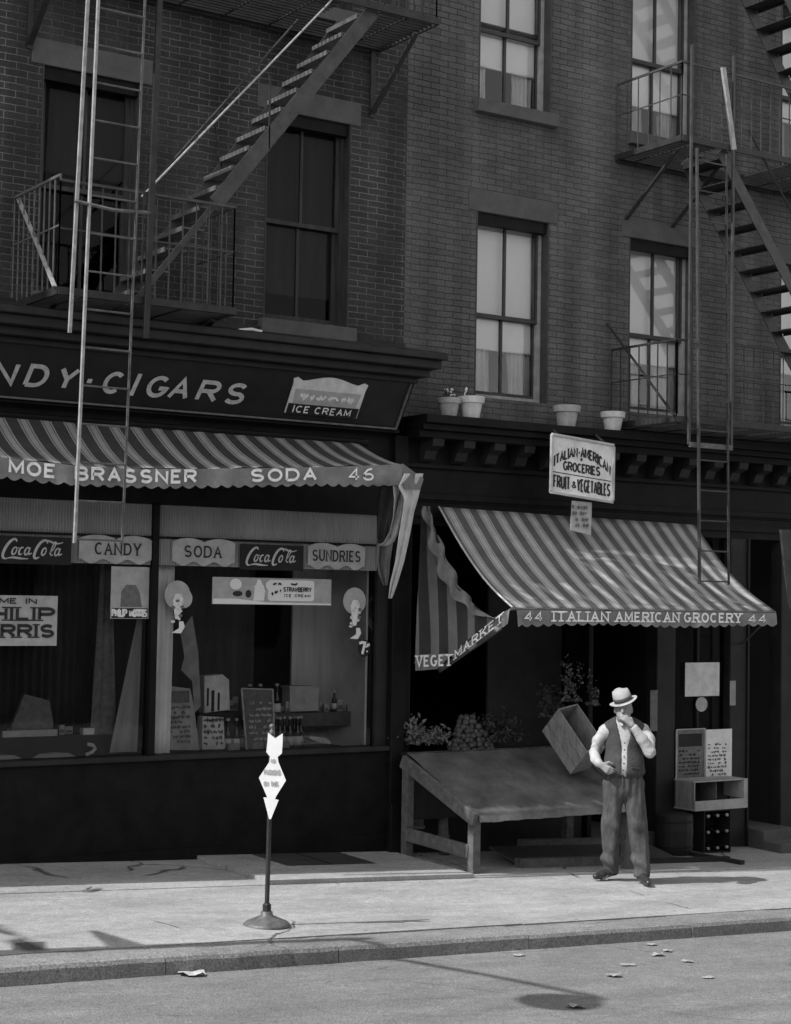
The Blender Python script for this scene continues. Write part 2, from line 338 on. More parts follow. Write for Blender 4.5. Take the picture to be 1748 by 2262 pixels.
mat('back_cloth', .075, .95, .3, 3, stretch=(4, 4, .4)); mat('sash_dark', .05, .6, .3, 8); mat('casing', .30, .7, .3, 8); mat('sash_brown', .045, .7, .4, 7, stretch=(3, 3, .4)); mat('dark_shade', .022, .9, .4, 3, stretch=(3, 3, .3))
mat('shade', .9, .9, .04, 3); mat('curtain', .62, .95, .15, 4); mat('white', .80, .6, .06, 6); mat('white_dirty', .68, .8, .2, 9); mat('paper', .76, .9, .12, 10); mat('letter_faint', .40, .9, .1, 10); mat('paper_grey', .42, .9, .2, 10)
mat('letter_white', .85, .8, .2, 20); mat('letter_grey', .52, .8, .25, 20); mat('letter_dark', .035, .8, .3, 20); mat('letter_mid', .16, .8, .3, 20)
mat('canvas_band', .20, .95, .25, 6, fine=.12); mat('canvas_light', .58, .95, .22, 7, fine=.1); mat('canvas_dark', .06, .95, .3, 7)
mat('ribbed', .27, .5, .22, 2.5, spec=.5, stretch=(1, 1, .4)); mat('terracotta', .36, .9, .25, 12, .2, 60); mat('terracotta_pale', .55, .9, .2, 12, .2, 60); mat('soil', .03, .95); mat('petal', .8, .8, .1, 20); mat('leaf', .05, .7, .5, 12); mat('leaf_pale', .13, .7, .5, 12)
mat('tin', .15, .5, .5, 3.2, .12, 14, metal=.25, fine=.1, spec=.5); mat('timber', .105, .85, .35, 4, .3, 40, stretch=(4, 4, 4)); mat('crate_wood', .22, .85, .35, 4, .3, 50, stretch=(6, 6, 1.5)); mat('crate_wood_pale', .36, .85, .25, 4, .3, 50)
mat('pipe', .12, .6, .4, 8); mat('bottle', .012, .15, .3, 9, spec=.6); mat('bottle_cap', .5, .5); mat('card', .30, .9, .3, 8); mat('fruit', .085, .6, .5, 18)
mat('skin', .24, .6, .12, 12); mat('hair', .16, .8, .3, 60); mat('shirt', .42, .9, .16, 9, .9, 16); mat('vest', .055, .95, .25, 30, .6, 110); mat('trousers', .07, .92, .3, 8, .9, 14, fine=.3, stretch=(1, 1, .35)); mat('shoe', .03, .35, .4, 12, spec=.5)
mat('hat', .36, .85, .12, 14); mat('hat_band', .06, .8, .2, 14); mat('litter', .30, .9, .2, 30); mat('hatch_steel', .05, .5, .4, 6, .2, 40, spec=.5)
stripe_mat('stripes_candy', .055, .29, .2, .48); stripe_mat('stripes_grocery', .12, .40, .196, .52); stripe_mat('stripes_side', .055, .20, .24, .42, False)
glass_mat('glass', .96, 1.9); glass_mat('shop_glass', .92, 1.0); glass_mat('dim_glass', .8, .3)
# ------------------------------------------------------------------ setting
b = MB(); XR = [-160, -30]+[-12+.5*i for i in range(60)]+[40, 160]
rows = []
for k, dy in enumerate((0, -1.2, -3, -5.5, -9, -40, -160)):
    rows.append([(x, kerb_y(x)+.02+dy, gz(x, kerb_y(x))-.115+(.012*abs(dy) if dy > -5 else .06-.002*abs(dy))) for x in XR])
b.grid(rows[::-1]); tag(b.build('road', 'asphalt'), kind='structure')
b = MB(); x = -30.; stones = [-30, -26, -22, -18, -14, -11, -9, -7.1, -5.5, -4.05, -2.75, -1.1, .55, 2.3, 3.9, 5.6, 7.4, 9.5, 12, 16, 20, 26, 32]
for i in range(len(stones)-1):
    xa, xb = stones[i]+.004, stones[i+1]-.004; dz = random.uniform(-.004, .004); n = 10; prof = []
    for j in range(n+1):
        xx = xa+(xb-xa)*j/n; yk = kerb_y(xx)+random.uniform(-.006, .006); z = gz(xx, yk)+dz+random.uniform(-.003, .003)
        prof.append([(xx, yk+.3, z+.002), (xx, yk+.035, z), (xx, yk+.008, z-.010), (xx, yk-.006, z-.035), (xx, yk-.012, z-.18)])
    b.grid([[prof[j][q] for j in range(n+1)] for q in range(5)][::-1])
    for e in (0, n):
        P = prof[e]; b.add(P+[(P[0][0], P[0][1], P[0][2]-.18)], [tuple(range(6)) if e == 0 else tuple(range(6))[::-1]])
tag(b.build('kerb', 'kerb_stone', bevel=.0), kind='structure')
b = MB(); g = MB()
g.grid([[(x, kerb_y(x)+.305 if q == 0 else 0.3, gz(x, -3.2 if q == 0 else .3)-.02) for x in XR] for q in (0, 1)])
lines = [lambda x: kerb_y(x)+.308, lambda x: -2.45+.004*x, lambda x: -1.37, lambda x: .12]
for r in range(3):
    joints = {0: [-30, -20, -12, -9, -6.4, -.9, 2.9, 6.2, 9, 14, 22, 32], 1: [-30, -20, -12, -8.8, -5.2, .83, 4.2, 7.6, 11, 18, 32], 2: [-30, -20, -12, -8.2, -5.3, -2.0, .05, 3.6, 6.9, 11, 20, 32]}[r]
    for i in range(len(joints)-1):
        xa, xb = joints[i]+.005, joints[i+1]-.005; dz = random.uniform(-.004, .004)+(.035 if (r == 2 and i == 5) else 0)
        n = max(2, int((xb-xa)/.5)); gp = .006
        xs = [xa+(xb-xa)*j/n for j in range(n+1)]
        P0 = [(q, lines[r](q)+gp+random.uniform(-.002, .002), gz(q, lines[r](q))+dz) for q in xs]; P1 = [(q, lines[r+1](q)-gp, gz(q, lines[r+1](q))+dz) for q in xs]
        lo0 = [(p[0], p[1], p[2]-.05-dz) for p in P0]
        b.grid([lo0, P0, P1]); 
        for e in (0, n): b.add([P0[e], P1[e], (P1[e][0], P1[e][1], P1[e][2]-.05), lo0[e]], [(0, 1, 2, 3) if e else (3, 2, 1, 0)])
sw = b.build('sidewalk', 'concrete'); tag(sw, kind='structure')
g.build('joint_bed', 'concrete_gap', sw)
# ------------------------------------------------------------------ brick buildings
def wall_holes(mb, x0, x1, z0, z1, holes, y=0., depth=.2):
    xs = sorted({x0, x1}|{h[0] for h in holes}|{h[1] for h in holes}); zs = sorted({z0, z1}|{h[2] for h in holes}|{h[3] for h in holes})
    idx = {}
    def vid(x, z):
        if (x, z) not in idx: idx[(x, z)] = mb.add([(x, y, z)], [])
        return idx[(x, z)]
    for i in range(len(xs)-1):
        for j in range(len(zs)-1):
            cx, cz = (xs[i]+xs[i+1])/2, (zs[j]+zs[j+1])/2
            if any(h[0] < cx < h[1] and h[2] < cz < h[3] for h in holes): continue
            mb.f.append((vid(xs[i], zs[j]), vid(xs[i+1], zs[j]), vid(xs[i+1], zs[j+1]), vid(xs[i], zs[j+1])))
    for a, c, d, e in holes:
        P = [(a, d), (c, d), (c, e), (a, e)]
        for k in range(4):
            p, q = P[k], P[(k+1) % 4]
            mb.add([(p[0], y, p[1]), (q[0], y, q[1]), (q[0], y+depth, q[1]), (p[0], y+depth, p[1])], [(0, 1, 2, 3)])
def sash_window(bld, x0, x1, z0, z1, rail, style, shade_z=None, sill=True, lintel=None, ajar=0., seed=0):
    rr = random.Random(seed); pale = style == 'pale'; Y = .13
    f = MB(); c = .045
    f.box(x0, x0+c, Y-.02, Y+.12, z0, z1); f.box(x1-c, x1, Y-.02, Y+.12, z0, z1); f.box(x0+c, x1-c, Y-.02, Y+.12, z1-c, z1); f.box(x0+c, x1-c, Y-.02, Y+.12, z0, z0+c)
    fr = f.build('window', 'casing' if pale else 'sash_brown', bld)
    q = MB(); q.box(x0+.001, x0+.016, -.004, Y-.021, z0, z1); q.box(x1-.016, x1-.001, -.004, Y-.021, z0, z1); q.build('jamb_shade_lining', 'sash_dark' if pale else 'sash_brown', fr); q = MB(); q.box(x0+.016, x1-.016, .03, Y-.021, z1-.11, z1-.001); q.build('head_shade_board', 'black_paint', fr)  # dark jamb linings and black head board put reveal and lintel shade into colour
    s = MB(); a, e = x0+c, x1-c; xm = (a+e)/2; k = .04; m = 'sash_dark' if pale else 'sash_brown'
    def sash(mb, y, zb, zt):
        ks = .016 if pale else k; mb.box(a, a+ks, y, y+.035, zb, zt); mb.box(e-ks, e, y, y+.035, zb, zt); mb.box(a+ks, e-ks, y, y+.035, zt-k, zt); mb.box(a+ks, e-ks, y, y+.035, zb, zb+k)
        mb.box(xm-.014, xm+.014, y+.003, y+.032, zb+k, zt-k)
    u = MB(); sash(u, Y, rail-.02-ajar, z1-c-ajar); u.build('upper_sash', m, fr)
    l = MB(); sash(l, Y+.045, z0+c+.002, rail+.025); l.build('lower_sash', m, fr)
    p = MB(); p.add([(a, Y+.015, rail), (e, Y+.015, rail), (e, Y+.015, z1-c), (a, Y+.015, z1-c)], [(0, 1, 2, 3)])
    p.add([(a, Y+.06, z0+c), (e, Y+.06, z0+c), (e, Y+.06, rail), (a, Y+.06, rail)], [(0, 1, 2, 3)]); p.build('pane', 'glass' if pale else 'dim_glass', fr)
    if shade_z:
        h = MB(); n = 10
        h.grid([[(a+.012+(e-a-.024)*j/n, Y+.088+.004*math.sin(j*1.7+q*2+seed), z) for j in range(n+1)] for q, z in enumerate(np.linspace(shade_z, z1, 6))])
        h.box(a+.012, e-.012, Y+.082, Y+.095, shade_z-.02, shade_z); h.build('window_shade', 'shade' if pale else 'dark_shade', fr, smooth=True)
    if pale:
        zt = (shade_z or z1)+.15
        for (ca, cb) in ((a, a+(e-a)*rr.uniform(.28, .40)), (a+(e-a)*rr.uniform(.58, .72), e)):
            h = MB(); n = 26; ph = rr.uniform(0, 6)
            h.grid([[(ca+(cb-ca)*j/n+.01*math.sin(q*1.3+j), Y+.145+.034*math.sin(j*1.15+ph+.3*q), z) for j in range(n+1)] for q, z in enumerate(np.linspace(z0, zt, 5))]); h.build('curtain', 'curtain', fr, smooth=True)
    if sill:
        q = MB(); q.box(x0-.05, x1+.05, -.085, .1, z0-.13, z0-.001); q.build('sill', 'stone_red' if pale else 'stone', fr, bevel=.006)
    if lintel:
        q = MB(); q.box(x0-.1, x1+.1, -.012, .10, z1+.001, z1+lintel); q.build('lintel', 'stone_red' if pale else 'stone', fr, bevel=.006)
    return fr
b46 = thing('brick_building', 'dark brick house with pale mortar lines above the candy store', 'building', (-5, 0, 4.3))
b44 = thing('brick_building', 'lighter red brick house with white window shades above the grocery', 'building', (5, 0, 4.1))
W46 = [(x, x+.91, z, z+1.93) for x in (-5.72, -3.57, -1.41) for z in (4.92, 7.9)]
W44 = [(x, x+.92, z, z+1.84) for x in (.97, 2.96, 5.2, 7.3) for z in (4.4, 7.35)]
m_ = MB(); wall_holes(m_, -12, .13, 4.3, 13.5, W46); m_.build('wall', 'brick_dark', b46)
m_ = MB(); wall_holes(m_, .13, 13, 4.0, 13.5, W44); m_.build('wall', 'brick_red', b44)
for bl, x0, x1 in ((b46, -12, .128), (b44, .132, 13)):
    q = MB(); q.box(x0, x1, 2.2, 2.3, -.6, 13.5); q.box(x0, x1, .201, 2.2, 13.3, 13.5); q.box(x0, x0+.1, .201, 2.2, -.6, 13.3); q.box(x1-.1, x1, .201, 2.2, -.6, 13.3)
    for zz in (4.25, 7.05, 10.2): q.box(x0+.1, x1-.1, .201, 2.2, zz, zz+.1)
    q.build('rooms', 'interior', bl)
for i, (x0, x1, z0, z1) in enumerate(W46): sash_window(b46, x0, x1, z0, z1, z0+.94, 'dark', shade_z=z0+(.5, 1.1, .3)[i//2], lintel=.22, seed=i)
SH = {0: (4.93, 0), 1: (7.79, .0), 2: (4.97, 0), 3: (7.74, 0), 4: (5.05, 0), 5: (7.95, 0), 6: (5, 0), 7: (7.9, 0)}
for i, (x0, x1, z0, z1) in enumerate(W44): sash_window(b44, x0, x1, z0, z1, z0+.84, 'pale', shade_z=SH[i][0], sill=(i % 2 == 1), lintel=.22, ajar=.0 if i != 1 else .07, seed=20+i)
# cornice over the grocery
c = MB(); c.box(.13, 13, -.42, 0, 4.06, 4.14); c.box(.13, 13, -.36, 0, 4.0, 4.06); c.box(.13, 13, -.30, 0, 3.93, 4.0); c.box(.13, 13, -.04, .1, 3.34, 3.93); c.box(.13, 13, -.07, -.04, 3.36, 3.42); c.box(.13, 13, -.08, -.04, 3.66, 3.70)
co = c.build('cornice', 'black_paint', b44, bevel=.006)
k = 0; x = .3
while x < 9:
    q = MB(); q.poly([(x, -.04, 3.93), (x, -.28, 3.93), (x, -.27, 3.86), (x, -.16, 3.82), (x, -.12, 3.74), (x, -.04, 3.71)], (.13, 0, 0)); q.build('bracket', 'dark_moulding', co); x += .365
# ------------------------------------------------------------------ fire escapes
def grating(mb, x0, x1, y0, y1, z, hole=None):
    y = y0+.03
    while y < y1-.01:
        segs = [(x0, x1)]
        if hole and hole[2] < y < hole[3]: segs = [(x0, hole[0]), (hole[1], x1)]
        for a, e in segs:
            if e-a > .02: mb.box(a, e, y-.008, y+.008, z-.018, z)
        y += .066
    x = x0+.2
    while x < x1:
        if not (hole and hole[0] < x < hole[1]): mb.box(x-.006, x+.006, y0, y1, z-.03, z-.019)
        x += .45
def platform(fe, x0, x1, z, hole=None, m='iron', yf=-1.0):
    p = MB(); p.box(x0, x1, yf-.012, yf+.012, z-.03, z+.03); p.box(x0-.012, x0+.012, yf, 0, z-.03, z+.03); p.box(x1-.012, x1+.012, yf, 0, z-.03, z+.03); p.box(x0, x1, -.03, -.01, z-.05, z+.02)
    pf = p.build('platform', m, fe); g = MB(); grating(g, x0, x1, yf, -.02, z, hole); g.build('grating', m, pf)
    return pf
def rail_run(mb, p, q, z, n, rz0, m_h=.8, dia=.0075):
    p = np.array(p, float); q = np.array(q, float)
    for i in range(n+1):
        c = p+(q-p)*i/n; mb.bar((c[0], c[1], z), (c[0], c[1], z+m_h), dia*1.3)
    mb.bar((*p, z+m_h), (*q, z+m_h), .02, .022); mb.bar((*p, z+m_h*.55), (*q, z+m_h*.55), .008, .012)
def stairs(fe, a, b_, y0, y1, n, m='iron', mt='iron_worn', sd=.13, thin=0, ms='iron_mid'):
    """a, b_ = (x, z) at the foot and head"""
    p = MB()
    p.bar((a[0], y1, a[1]), (b_[0], y1, b_[1]), .012, sd)
    fa = (a[0]+(b_[0]-a[0])*thin, a[1]+(b_[1]-a[1])*thin); p.bar((fa[0], y0, fa[1]), (b_[0], y0, b_[1]), .012, sd)
    if thin: p.bar((a[0], y0, a[1]), (fa[0], y0, fa[1]), .012, .05)
    st = p.build('stair_stringers', ms, fe); d = 1 if b_[0] > a[0] else -1
    for i in range(n):
        t = (i+.5)/n; x = a[0]+(b_[0]-a[0])*t; z = a[1]+(b_[1]-a[1])*t+.02
        q = MB(); q.box(x-.10, x+.10, y0+.007, y1-.007, z-.012, z); q.box(x-d*.10-.006, x-d*.10+.006, y0+.007, y1-.007, z-.035, z+.004); q.build('tread', mt, st)
    return st
def ladder(fe, x0, x1, y, z0, z1, m='iron', sp=.3, lean=0., pale=False):
    lr = MB(); lr.bar((x0, y, z0), (x0+lean, y, z1), .02, .028, up=(0, 1, 0)); lr.build('ladder_rail', 'iron_pale' if pale else m, fe)
    p = MB()
    for x in (x1,): p.bar((x, y, z0), (x+lean, y, z1), .012, .024, up=(0, 1, 0))
    z = z0+.03
    while z < z1:
        dx = lean*(z-z0)/(z1-z0); p.tube([(x0+dx, y, z), (x1+dx, y, z)], .0085, 6); z += sp
    return p.build('drop_ladder', m, fe)
fe = thing('fire_escape', 'black iron fire escape on the dark brick house, its stair climbing to the right', 'fire escape', (-3, -.5, 4.77))
platform(fe, -3.79, -2.22, 4.77); platform(fe, -3.9, -.22, 7.62, hole=(-1.2, -.8, -.95, -.4))
r_ = MB(); rail_run(r_, (-3.79, -.02), (-3.79, -1), 4.80, 9, 0, .88); r_.build('side_railing', 'iron_worn', fe)
r_ = MB(); rail_run(r_, (-3.79, -1), (-2.25, -1), 4.80, 13, 0, .84); rail_run(r_, (-2.25, -1), (-2.25, -.02), 4.80, 7, 0, .84); r_.build('front_railing', 'iron_mid', fe)
r_ = MB(); rail_run(r_, (-3.9, -1), (-.24, -1), 7.64, 24, 0, .85); rail_run(r_, (-.24, -1), (-.24, -.02), 7.64, 8, 0, .85); r_.build('upper_railing', 'iron', fe)
r_ = MB(); r_.bar((-3.77, -.03, 5.69), (-3.81, -.98, 4.80), .035, .012, up=(0, 1, 0)); r_.build('brace', 'iron_pale', fe)
stairs(fe, (-3.12, 4.74), (-.86, 7.62), -.93, -.40, 15, thin=.32)
r_ = MB(); r_.tube([(-3.07, -.94, 5.62), (-1.12, -.94, 7.82), (-.95, -.94, 8.3)], .0085, 8); r_.build('handrail', 'iron_pale', fe)
r_ = MB(); r_.tube([(-2.75, -.40, 5.85), (-1.33, -.40, 7.58)], .010, 8); r_.bar((-2.05, -.40, 6.0), (-2.15, -.40, 6.55), .012); r_.bar((-1.9, -.93, 6.2), (-1.9, -.93, 6.83), .012); r_.build('handrail', 'iron', fe)
for x in (-3.7, -.29): 
    r_ = MB(); r_.bar((x, -.75, 7.57), (x, -.02, 6.98), .05, .02); r_.bar((x, -.03, 6.95), (x, -.03, 7.6), .05, .015); r_.build('bracket', 'iron', fe)
for x in (-3.7, -2.3):
    r_ = MB(); r_.bar((x, -.75, 4.72), (x, -.33, 4.58), .05, .02); r_.build('bracket', 'iron', fe)
r_ = MB(); r_.bar((-3.70, -1.04, 4.44), (-3.585, -1.04, 8.3), .026, .022); r_.build('guide_bar', 'iron_pale', fe)
r_ = MB(); r_.bar((-3.05, -1.04, 4.46), (-2.98, -1.04, 8.3), .045, .03); r_.build('guide_bar', 'iron', fe)
ladder(fe, -3.64, -3.24, -1.10, 2.80, 8.0, 'iron_worn', .3, .10, True)
r_ = MB(); r_.tube([(-3.70, -1.08, 5.47), (-3.4, -1.14, 5.43), (-3.05, -1.06, 5.47)], .015, 6); r_.build('ladder_hook', 'iron_worn', fe)
fe4 = thing('fire_escape', 'black iron fire escape on the lighter brick house, its stair dropping to the right', 'fire escape', (4, -.5, 4.23))
platform(fe4, 2.76, 6.9, 7.05, hole=(3.3, 4.3, -1, -.36)); platform(fe4, 2.72, 6.9, 4.23); platform(fe4, 2.76, 6.9, 9.95, hole=(3.3, 4.3, -1, -.36))
r_ = MB(); rail_run(r_, (2.76, -.02), (2.76, -1), 7.08, 6, 0, .74, .007); rail_run(r_, (2.76, -1), (6.9, -1), 7.08, 30, 0, .74, .007); r_.build('upper_railing', 'iron_mid', fe4)
r_ = MB(); rail_run(r_, (2.72, -.02), (2.72, -1), 4.26, 7, 0, .76, .008); rail_run(r_, (2.72, -1), (2.9, -1), 4.26, 1, 0, .76, .008); rail_run(r_, (3.5, -1), (6.9, -1), 4.26, 24, 0, .78, .006); r_.build('lower_railing', 'iron', fe4)
r_ = MB(); r_.bar((3.29, -1.03, 7.85), (3.45, -1.03, 7.03), .05, .03); r_.build('brace', 'iron_pale', fe4)
stairs(fe4, (5.62, 4.25), (3.36, 7.03), -.93, -.40, 14, mt='iron'); stairs(fe4, (5.72, 7.08), (3.4, 9.95), -.93, -.40, 14, mt='iron')
for y, a, e in ((-.94, (5.6, 5.05), (3.75, 7.3)), (-.94, (5.9, 7.6), (3.9, 10.2)), (-.4, (5.95, 7.6), (3.95, 10.2))):
    r_ = MB(); r_.tube([(a[0], y, a[1]), (e[0], y, e[1])], .011, 6); r_.build('handrail', 'iron', fe4)
for x in (2.9, 3.55):
    r_ = MB(); r_.bar((x, -.8, 7.0), (x, -.02, 6.42), .04, .02); r_.build('bracket', 'iron', fe4)
pA = at(1342, 715, -.03); r_ = MB(); r_.bar(pA, (2.70, -.99, 4.26), .03, .012); r_.build('brace', 'iron', fe4)
for x in (2.86, 3.44):
    r_ = MB(); r_.bar((x, -1.03, 3.98), (x, -1.03, 8.0), .026, .024); r_.build('guide_bar', 'iron_mid', fe4)
r_ = MB(); r_.bar((2.86, -1.04, 3.98), (3.44, -1.04, 3.98), .03, .05); r_.build('ladder_stop', 'iron_worn', fe4)
ladder(fe4, 2.98, 3.38, -1.07, 2.60, 6.95, 'iron_mid', .3, -.08)
# ------------------------------------------------------------------ candy store front
cs = thing('candy_shopfront', 'black painted candy store front with slanted lettered fascia over its display windows', 'shopfront', (-4, 0, 0))
def base_strip(mb, x0, x1, y0, y1, z1, n=10):
    for j in range(n):
        a = x0+(x1-x0)*j/n; e = x0+(x1-x0)*(j+1)/n; mb.box(a, e, y0, y1, min(gz(a, y0), gz(e, y0))-.05, z1)
q = MB(); q.box(-12, -.02, -.06, .1, -.25, .985); q.box(-12, -.02, -.075, -.061, -.25, .22); bk = q.build('bulkhead', 'black_paint', cs)
q = MB(); q.box(-12, -.02, -.11, .12, .986, 1.03); q.build('sill', 'dark_moulding', cs, bevel=.008)
q = MB(); q.box(-.02, .128, -.12, .1, -.25, 3.95); q.box(-.02, .128, -.15, -.121, -.2, .5); q.build('pier', 'black_paint', cs, bevel=.01)
q = MB(); q.box(-.14, -.02, -.03, .1, 1.031, 3.2); q.build('window_post', 'dark_moulding', cs)
q = MB(); q.box(-2.47, -2.41, -.05, .06, 1.031, 3.2); q.build('window_post', 'black_paint', cs)
q = MB(); q.box(-12, -.02, -.05, .1, 3.19, 3.98); q.build('header', 'black_paint', cs)
for x0, x1 in ((-12, -2.47), (-2.41, -.14)):
    q = MB(); n = int((x1-x0)/.0042); zs = (2.915, 3.0, 3.188)
    q.grid([[(x0+(x1-x0)*j/n, -.012+.0065*math.sin((x0+(x1-x0)*j/n)*2*math.pi/.026), z) for j in range(n+1)] for z in zs]); tr = q.build('ribbed_transom', 'ribbed', cs, smooth=True)
    q = MB(); q.box(x0, x1, -.03, .02, 2.897, 2.914); q.build('transom_bar', 'black_paint', tr)
    q = MB(); q.grid([[(x0+(x1-x0)*j/n, -.008+.0065*math.sin((x0+(x1-x0)*j/n)*2*math.pi/.026), z) for j in range(n+1)] for z in (2.665, 2.896)]); q.build('ribbed_band', 'ribbed', tr, smooth=True)
    q = MB(); q.add([(x0, .012, 1.031), (x1, .012, 1.031), (x1, .012, 2.66), (x0, .012, 2.66)], [(0, 1, 2, 3)]); q.build('window_pane', 'shop_glass', cs)
# slanted fascia
FT = np.array([0, -.45, 4.40]); FB = np.array([0, -.20, 4.0]); fu = FT-FB; fh = np.linalg.norm(fu); fu = fu/fh; fn = np.array([0, -fu[2], fu[1]])
if fn[1] > 0: fn = -fn
q = MB(); q.poly([(-12, *FB[1:]), (-.07, *FB[1:]), (-.07, *FT[1:]), (-12, *FT[1:])], -fn*.03); fas = q.build('fascia', 'sign_black', cs)
q = MB(); e = fn*.012
q.bar((-12, *(FB+e)[1:]), (-.085, *(FB+e)[1:]), .022, .016); q.bar((-.085, *(FB+e)[1:]), (-.085, *(FT+e)[1:]), .02, .016, up=(1, 0, 0)); q.build('edge_bead', 'sign_edge', fas)
q = MB(); q.poly([(-.066, 0, 4.02), (-.066, -.19, 4.02), (-.066, -.44, 4.40), (-.066, 0, 4.40)], (.03, 0, 0)); q.build('end_panel', 'black_paint', fas)
q = MB(); q.box(-12, -.02, -.18, .0, 3.96, 3.995); q.build('soffit', 'black_paint', cs)
q = MB()
for (y, z0, z1, xe) in ((-.50, 4.40, 4.45, -.03), (-.60, 4.451, 4.52, .03), (-.70, 4.521, 4.60, .09), (-.76, 4.601, 4.66, .12)): q.box(-12, xe, y, 0, z0, z1)
q.poly([(-12, -.76, 4.661), (-12, -.05, 4.80), (-12, -.05, 4.661)], (12.12, 0, 0)); q.box(-12, .12, -.05, -.002, 4.661, 4.84)
q.build('cornice', 'dark_moulding', cs, bevel=.008)
# letters on the fascia, each at its own place
L = MB()
def fplace(px0, px1, py): 
    Y = -.33; a = at(px0, py, Y); return a[0], atx(px1, py, Y)
base = FB+fu*(.105)+fn*.004
for wrd in ((('C', -148, -108), ('A', -90, -50), ('N', -16, 34), ('D', 60, 104), ('Y', 128, 168)), (('-', 189, 207),), (('C', 231, 270), ('I', 291, 306), ('G', 328, 370), ('A', 379, 420), ('R', 441, 484), ('S', 501, 543))):
    L = MB()
    for ch, p0, p1 in wrd:
        x0 = atx(p0, 850, -.33); x1 = atx(p1, 850, -.33)
        if ch == 'I': x0 -= .01; x1 += .02
        text(L, ch, (x0, base[1], base[2]), (1, 0, 0), fu, fn, .21, x1-x0-.02, stroke=.185, shear=.16)
    L.build('lettering', 'letter_grey', fas)
q = MB(); q.tube([(-1.95, -.55, 4.69), (-1.8, -.5, 4.72), (-1.72, -.55, 4.70)], .02, 6); tag(q.build('paper_scrap', 'white_dirty'), 'crumpled white paper scrap lying on the candy store cornice', 'paper')
# ice cream plaque on the fascia
pq = thing('ice_cream_sign', 'pale scroll-topped ice cream plaque fixed to the slanted black fascia', 'sign', (-.95, -.34, 4.1))
def fas_pt(x, t, off=.0): p = FB+fu*t+fn*(.008+off); return np.array([x, p[1], p[2]])
px0, px1 = -1.31, -.55
top = [(px0, .36), (px0-.01, .415), (px0+.03, .43), (px0+.09, .40)]+[(px0+.09+(px1-px0-.18)*i/10, .40+.055*math.sin(math.pi*i/10)**1.5) for i in range(1, 10)]+[(px1-.09, .40), (px1-.03, .43), (px1+.01, .415), (px1, .36)]
q = MB(); q.poly([fas_pt(px0, .075)]+[fas_pt(*t_) for t_ in top]+[fas_pt(px1, .075)], fn*.012); pl = q.build('plaque', 'white_dirty', pq)
q = MB(); q.poly([fas_pt(px0+.05, .17, .013), fas_pt(px0+.035, .32, .013), fas_pt(px1-.035, .32, .013), fas_pt(px1-.05, .17, .013)], fn*.003); q.build('brand_panel', 'paper_grey', pl)
q = MB(); q.poly([fas_pt(px0+.01, .078, .013), fas_pt(px0+.01, .175, .013), fas_pt(px1-.01, .175, .013), fas_pt(px1-.01, .078, .013)], fn*.0045); q.build('name_panel', 'sign_black', pl)
for wd_, xo_, wi_ in (('ICE', .07, .16), ('CREAM', .30, .37)):
    q = MB(); text(q, wd_, fas_pt(px0+xo_, .09, .018), (1, 0, 0), fu, fn, .07, wi_, stroke=.17); q.build('lettering', 'letter_white', pl)
q = MB(); scribble(q, fas_pt(px0+.1, .2, .0165), (1, 0, 0), fu, fn, .56, .1, 1, .3, 5); q.build('faded_writing', 'letter_white', pl)
# ------------------------------------------------------------------ candy store awning
YA = -.95
aw = thing('striped_awning', 'striped awning sagging under the black fascia, its valance lettered in white', 'awning', (-3, -.5, 3.5))
def interp(tab, x):
    return float(np.interp(x, [t[0] for t in tab], [t[1] for t in tab]))
tabT = [(-12, 3.55), (-6, 3.5)]+[(float(at(*p, YA)[0]), float(at(*p, YA)[2])) for p in ((0, 1009), (90, 1020), (166, 1028), (290, 1036), (430, 1036), (700, 1032), (800, 1029), (890, 1025))]
tabB = [(-12, 3.38), (-6, 3.34)]+[(float(at(*p, YA)[0]), float(at(*p, YA)[2])) for p in ((0, 1050), (90, 1060), (166, 1066), (352, 1073), (700, 1067), (870, 1071))]
xe = tabT[-1][0]; q = MB(); n = 180; K = 12; rows = []; uvs = []
for k in range(K+1):
    t = k/K; row = []; uv = []
    for j in range(n+1):
        x = -10+(xe+10)*j/n; zf = interp(tabT, x); y = -.22+(YA+.22)*t
        z = 3.83+(zf-3.83)*t + .007*math.sin(x*7+3*t)*t + .004*math.sin(x*29) - .045*math.sin(math.pi*t)*(.8+.3*math.sin(x*1.3)+.15*math.sin(x*5.1))
        row.append((x, y, z)); uv.append((x, t))
    rows.append(row); uvs.append(uv)
q.grid(rows, uvs); q.build('canopy', 'stripes_candy', aw, smooth=True); q = MB(); q.tube([(-10, -.2, 3.845), (xe+.1, -.2, 3.845)], .035, 10); q.build('roller', 'black_paint', aw)
q = MB(); n = 420; r4 = [[], [], [], []]
for j in range(n+1):
    x = -10+(xe+10)*j/n; zt = interp(tabT, x); zb = interp(tabB, x); wv = .010*math.sin(x*9)+.006*math.sin(x*23+1); edge = max(0, (x-(xe-.5))/.5)
    sc = .028*abs(math.sin(math.pi*x/.115))
    r4[0].append((x, YA, zt)); r4[1].append((x, YA-.004+wv*.4, zt-(zt-zb)*.45)); r4[2].append((x, YA+wv-.03*edge, zb)); r4[3].append((x, YA+wv*1.2, zb-sc*(1-.8*edge)))
q.grid(r4[::-1]); va = q.build('valance', 'canvas_band', aw, smooth=True)
q = MB(); q.tube([(x, YA+.02, interp(tabT, x)-.012) for x in np.linspace(-10, xe-.02, 30)], .014, 6); q.build('front_bar', 'iron', aw)
def vtext(s, pa, pb, h, st=.21, serif=0.):
    xa, xb = atx(*pa, YA), atx(*pb, YA); L = MB()
    text(L, s, (xa, YA-.016, 0), (1, 0, 0), (0, 0, 1), (0, -1, 0), h, xb-xa, stroke=st, serif=serif, curve=lambda u: (interp(tabT, xa+u)*.45+interp(tabB, xa+u)*.55-.5*h+.012)/1.0, gap=.3)
    L.build('lettering', 'letter_white', va)
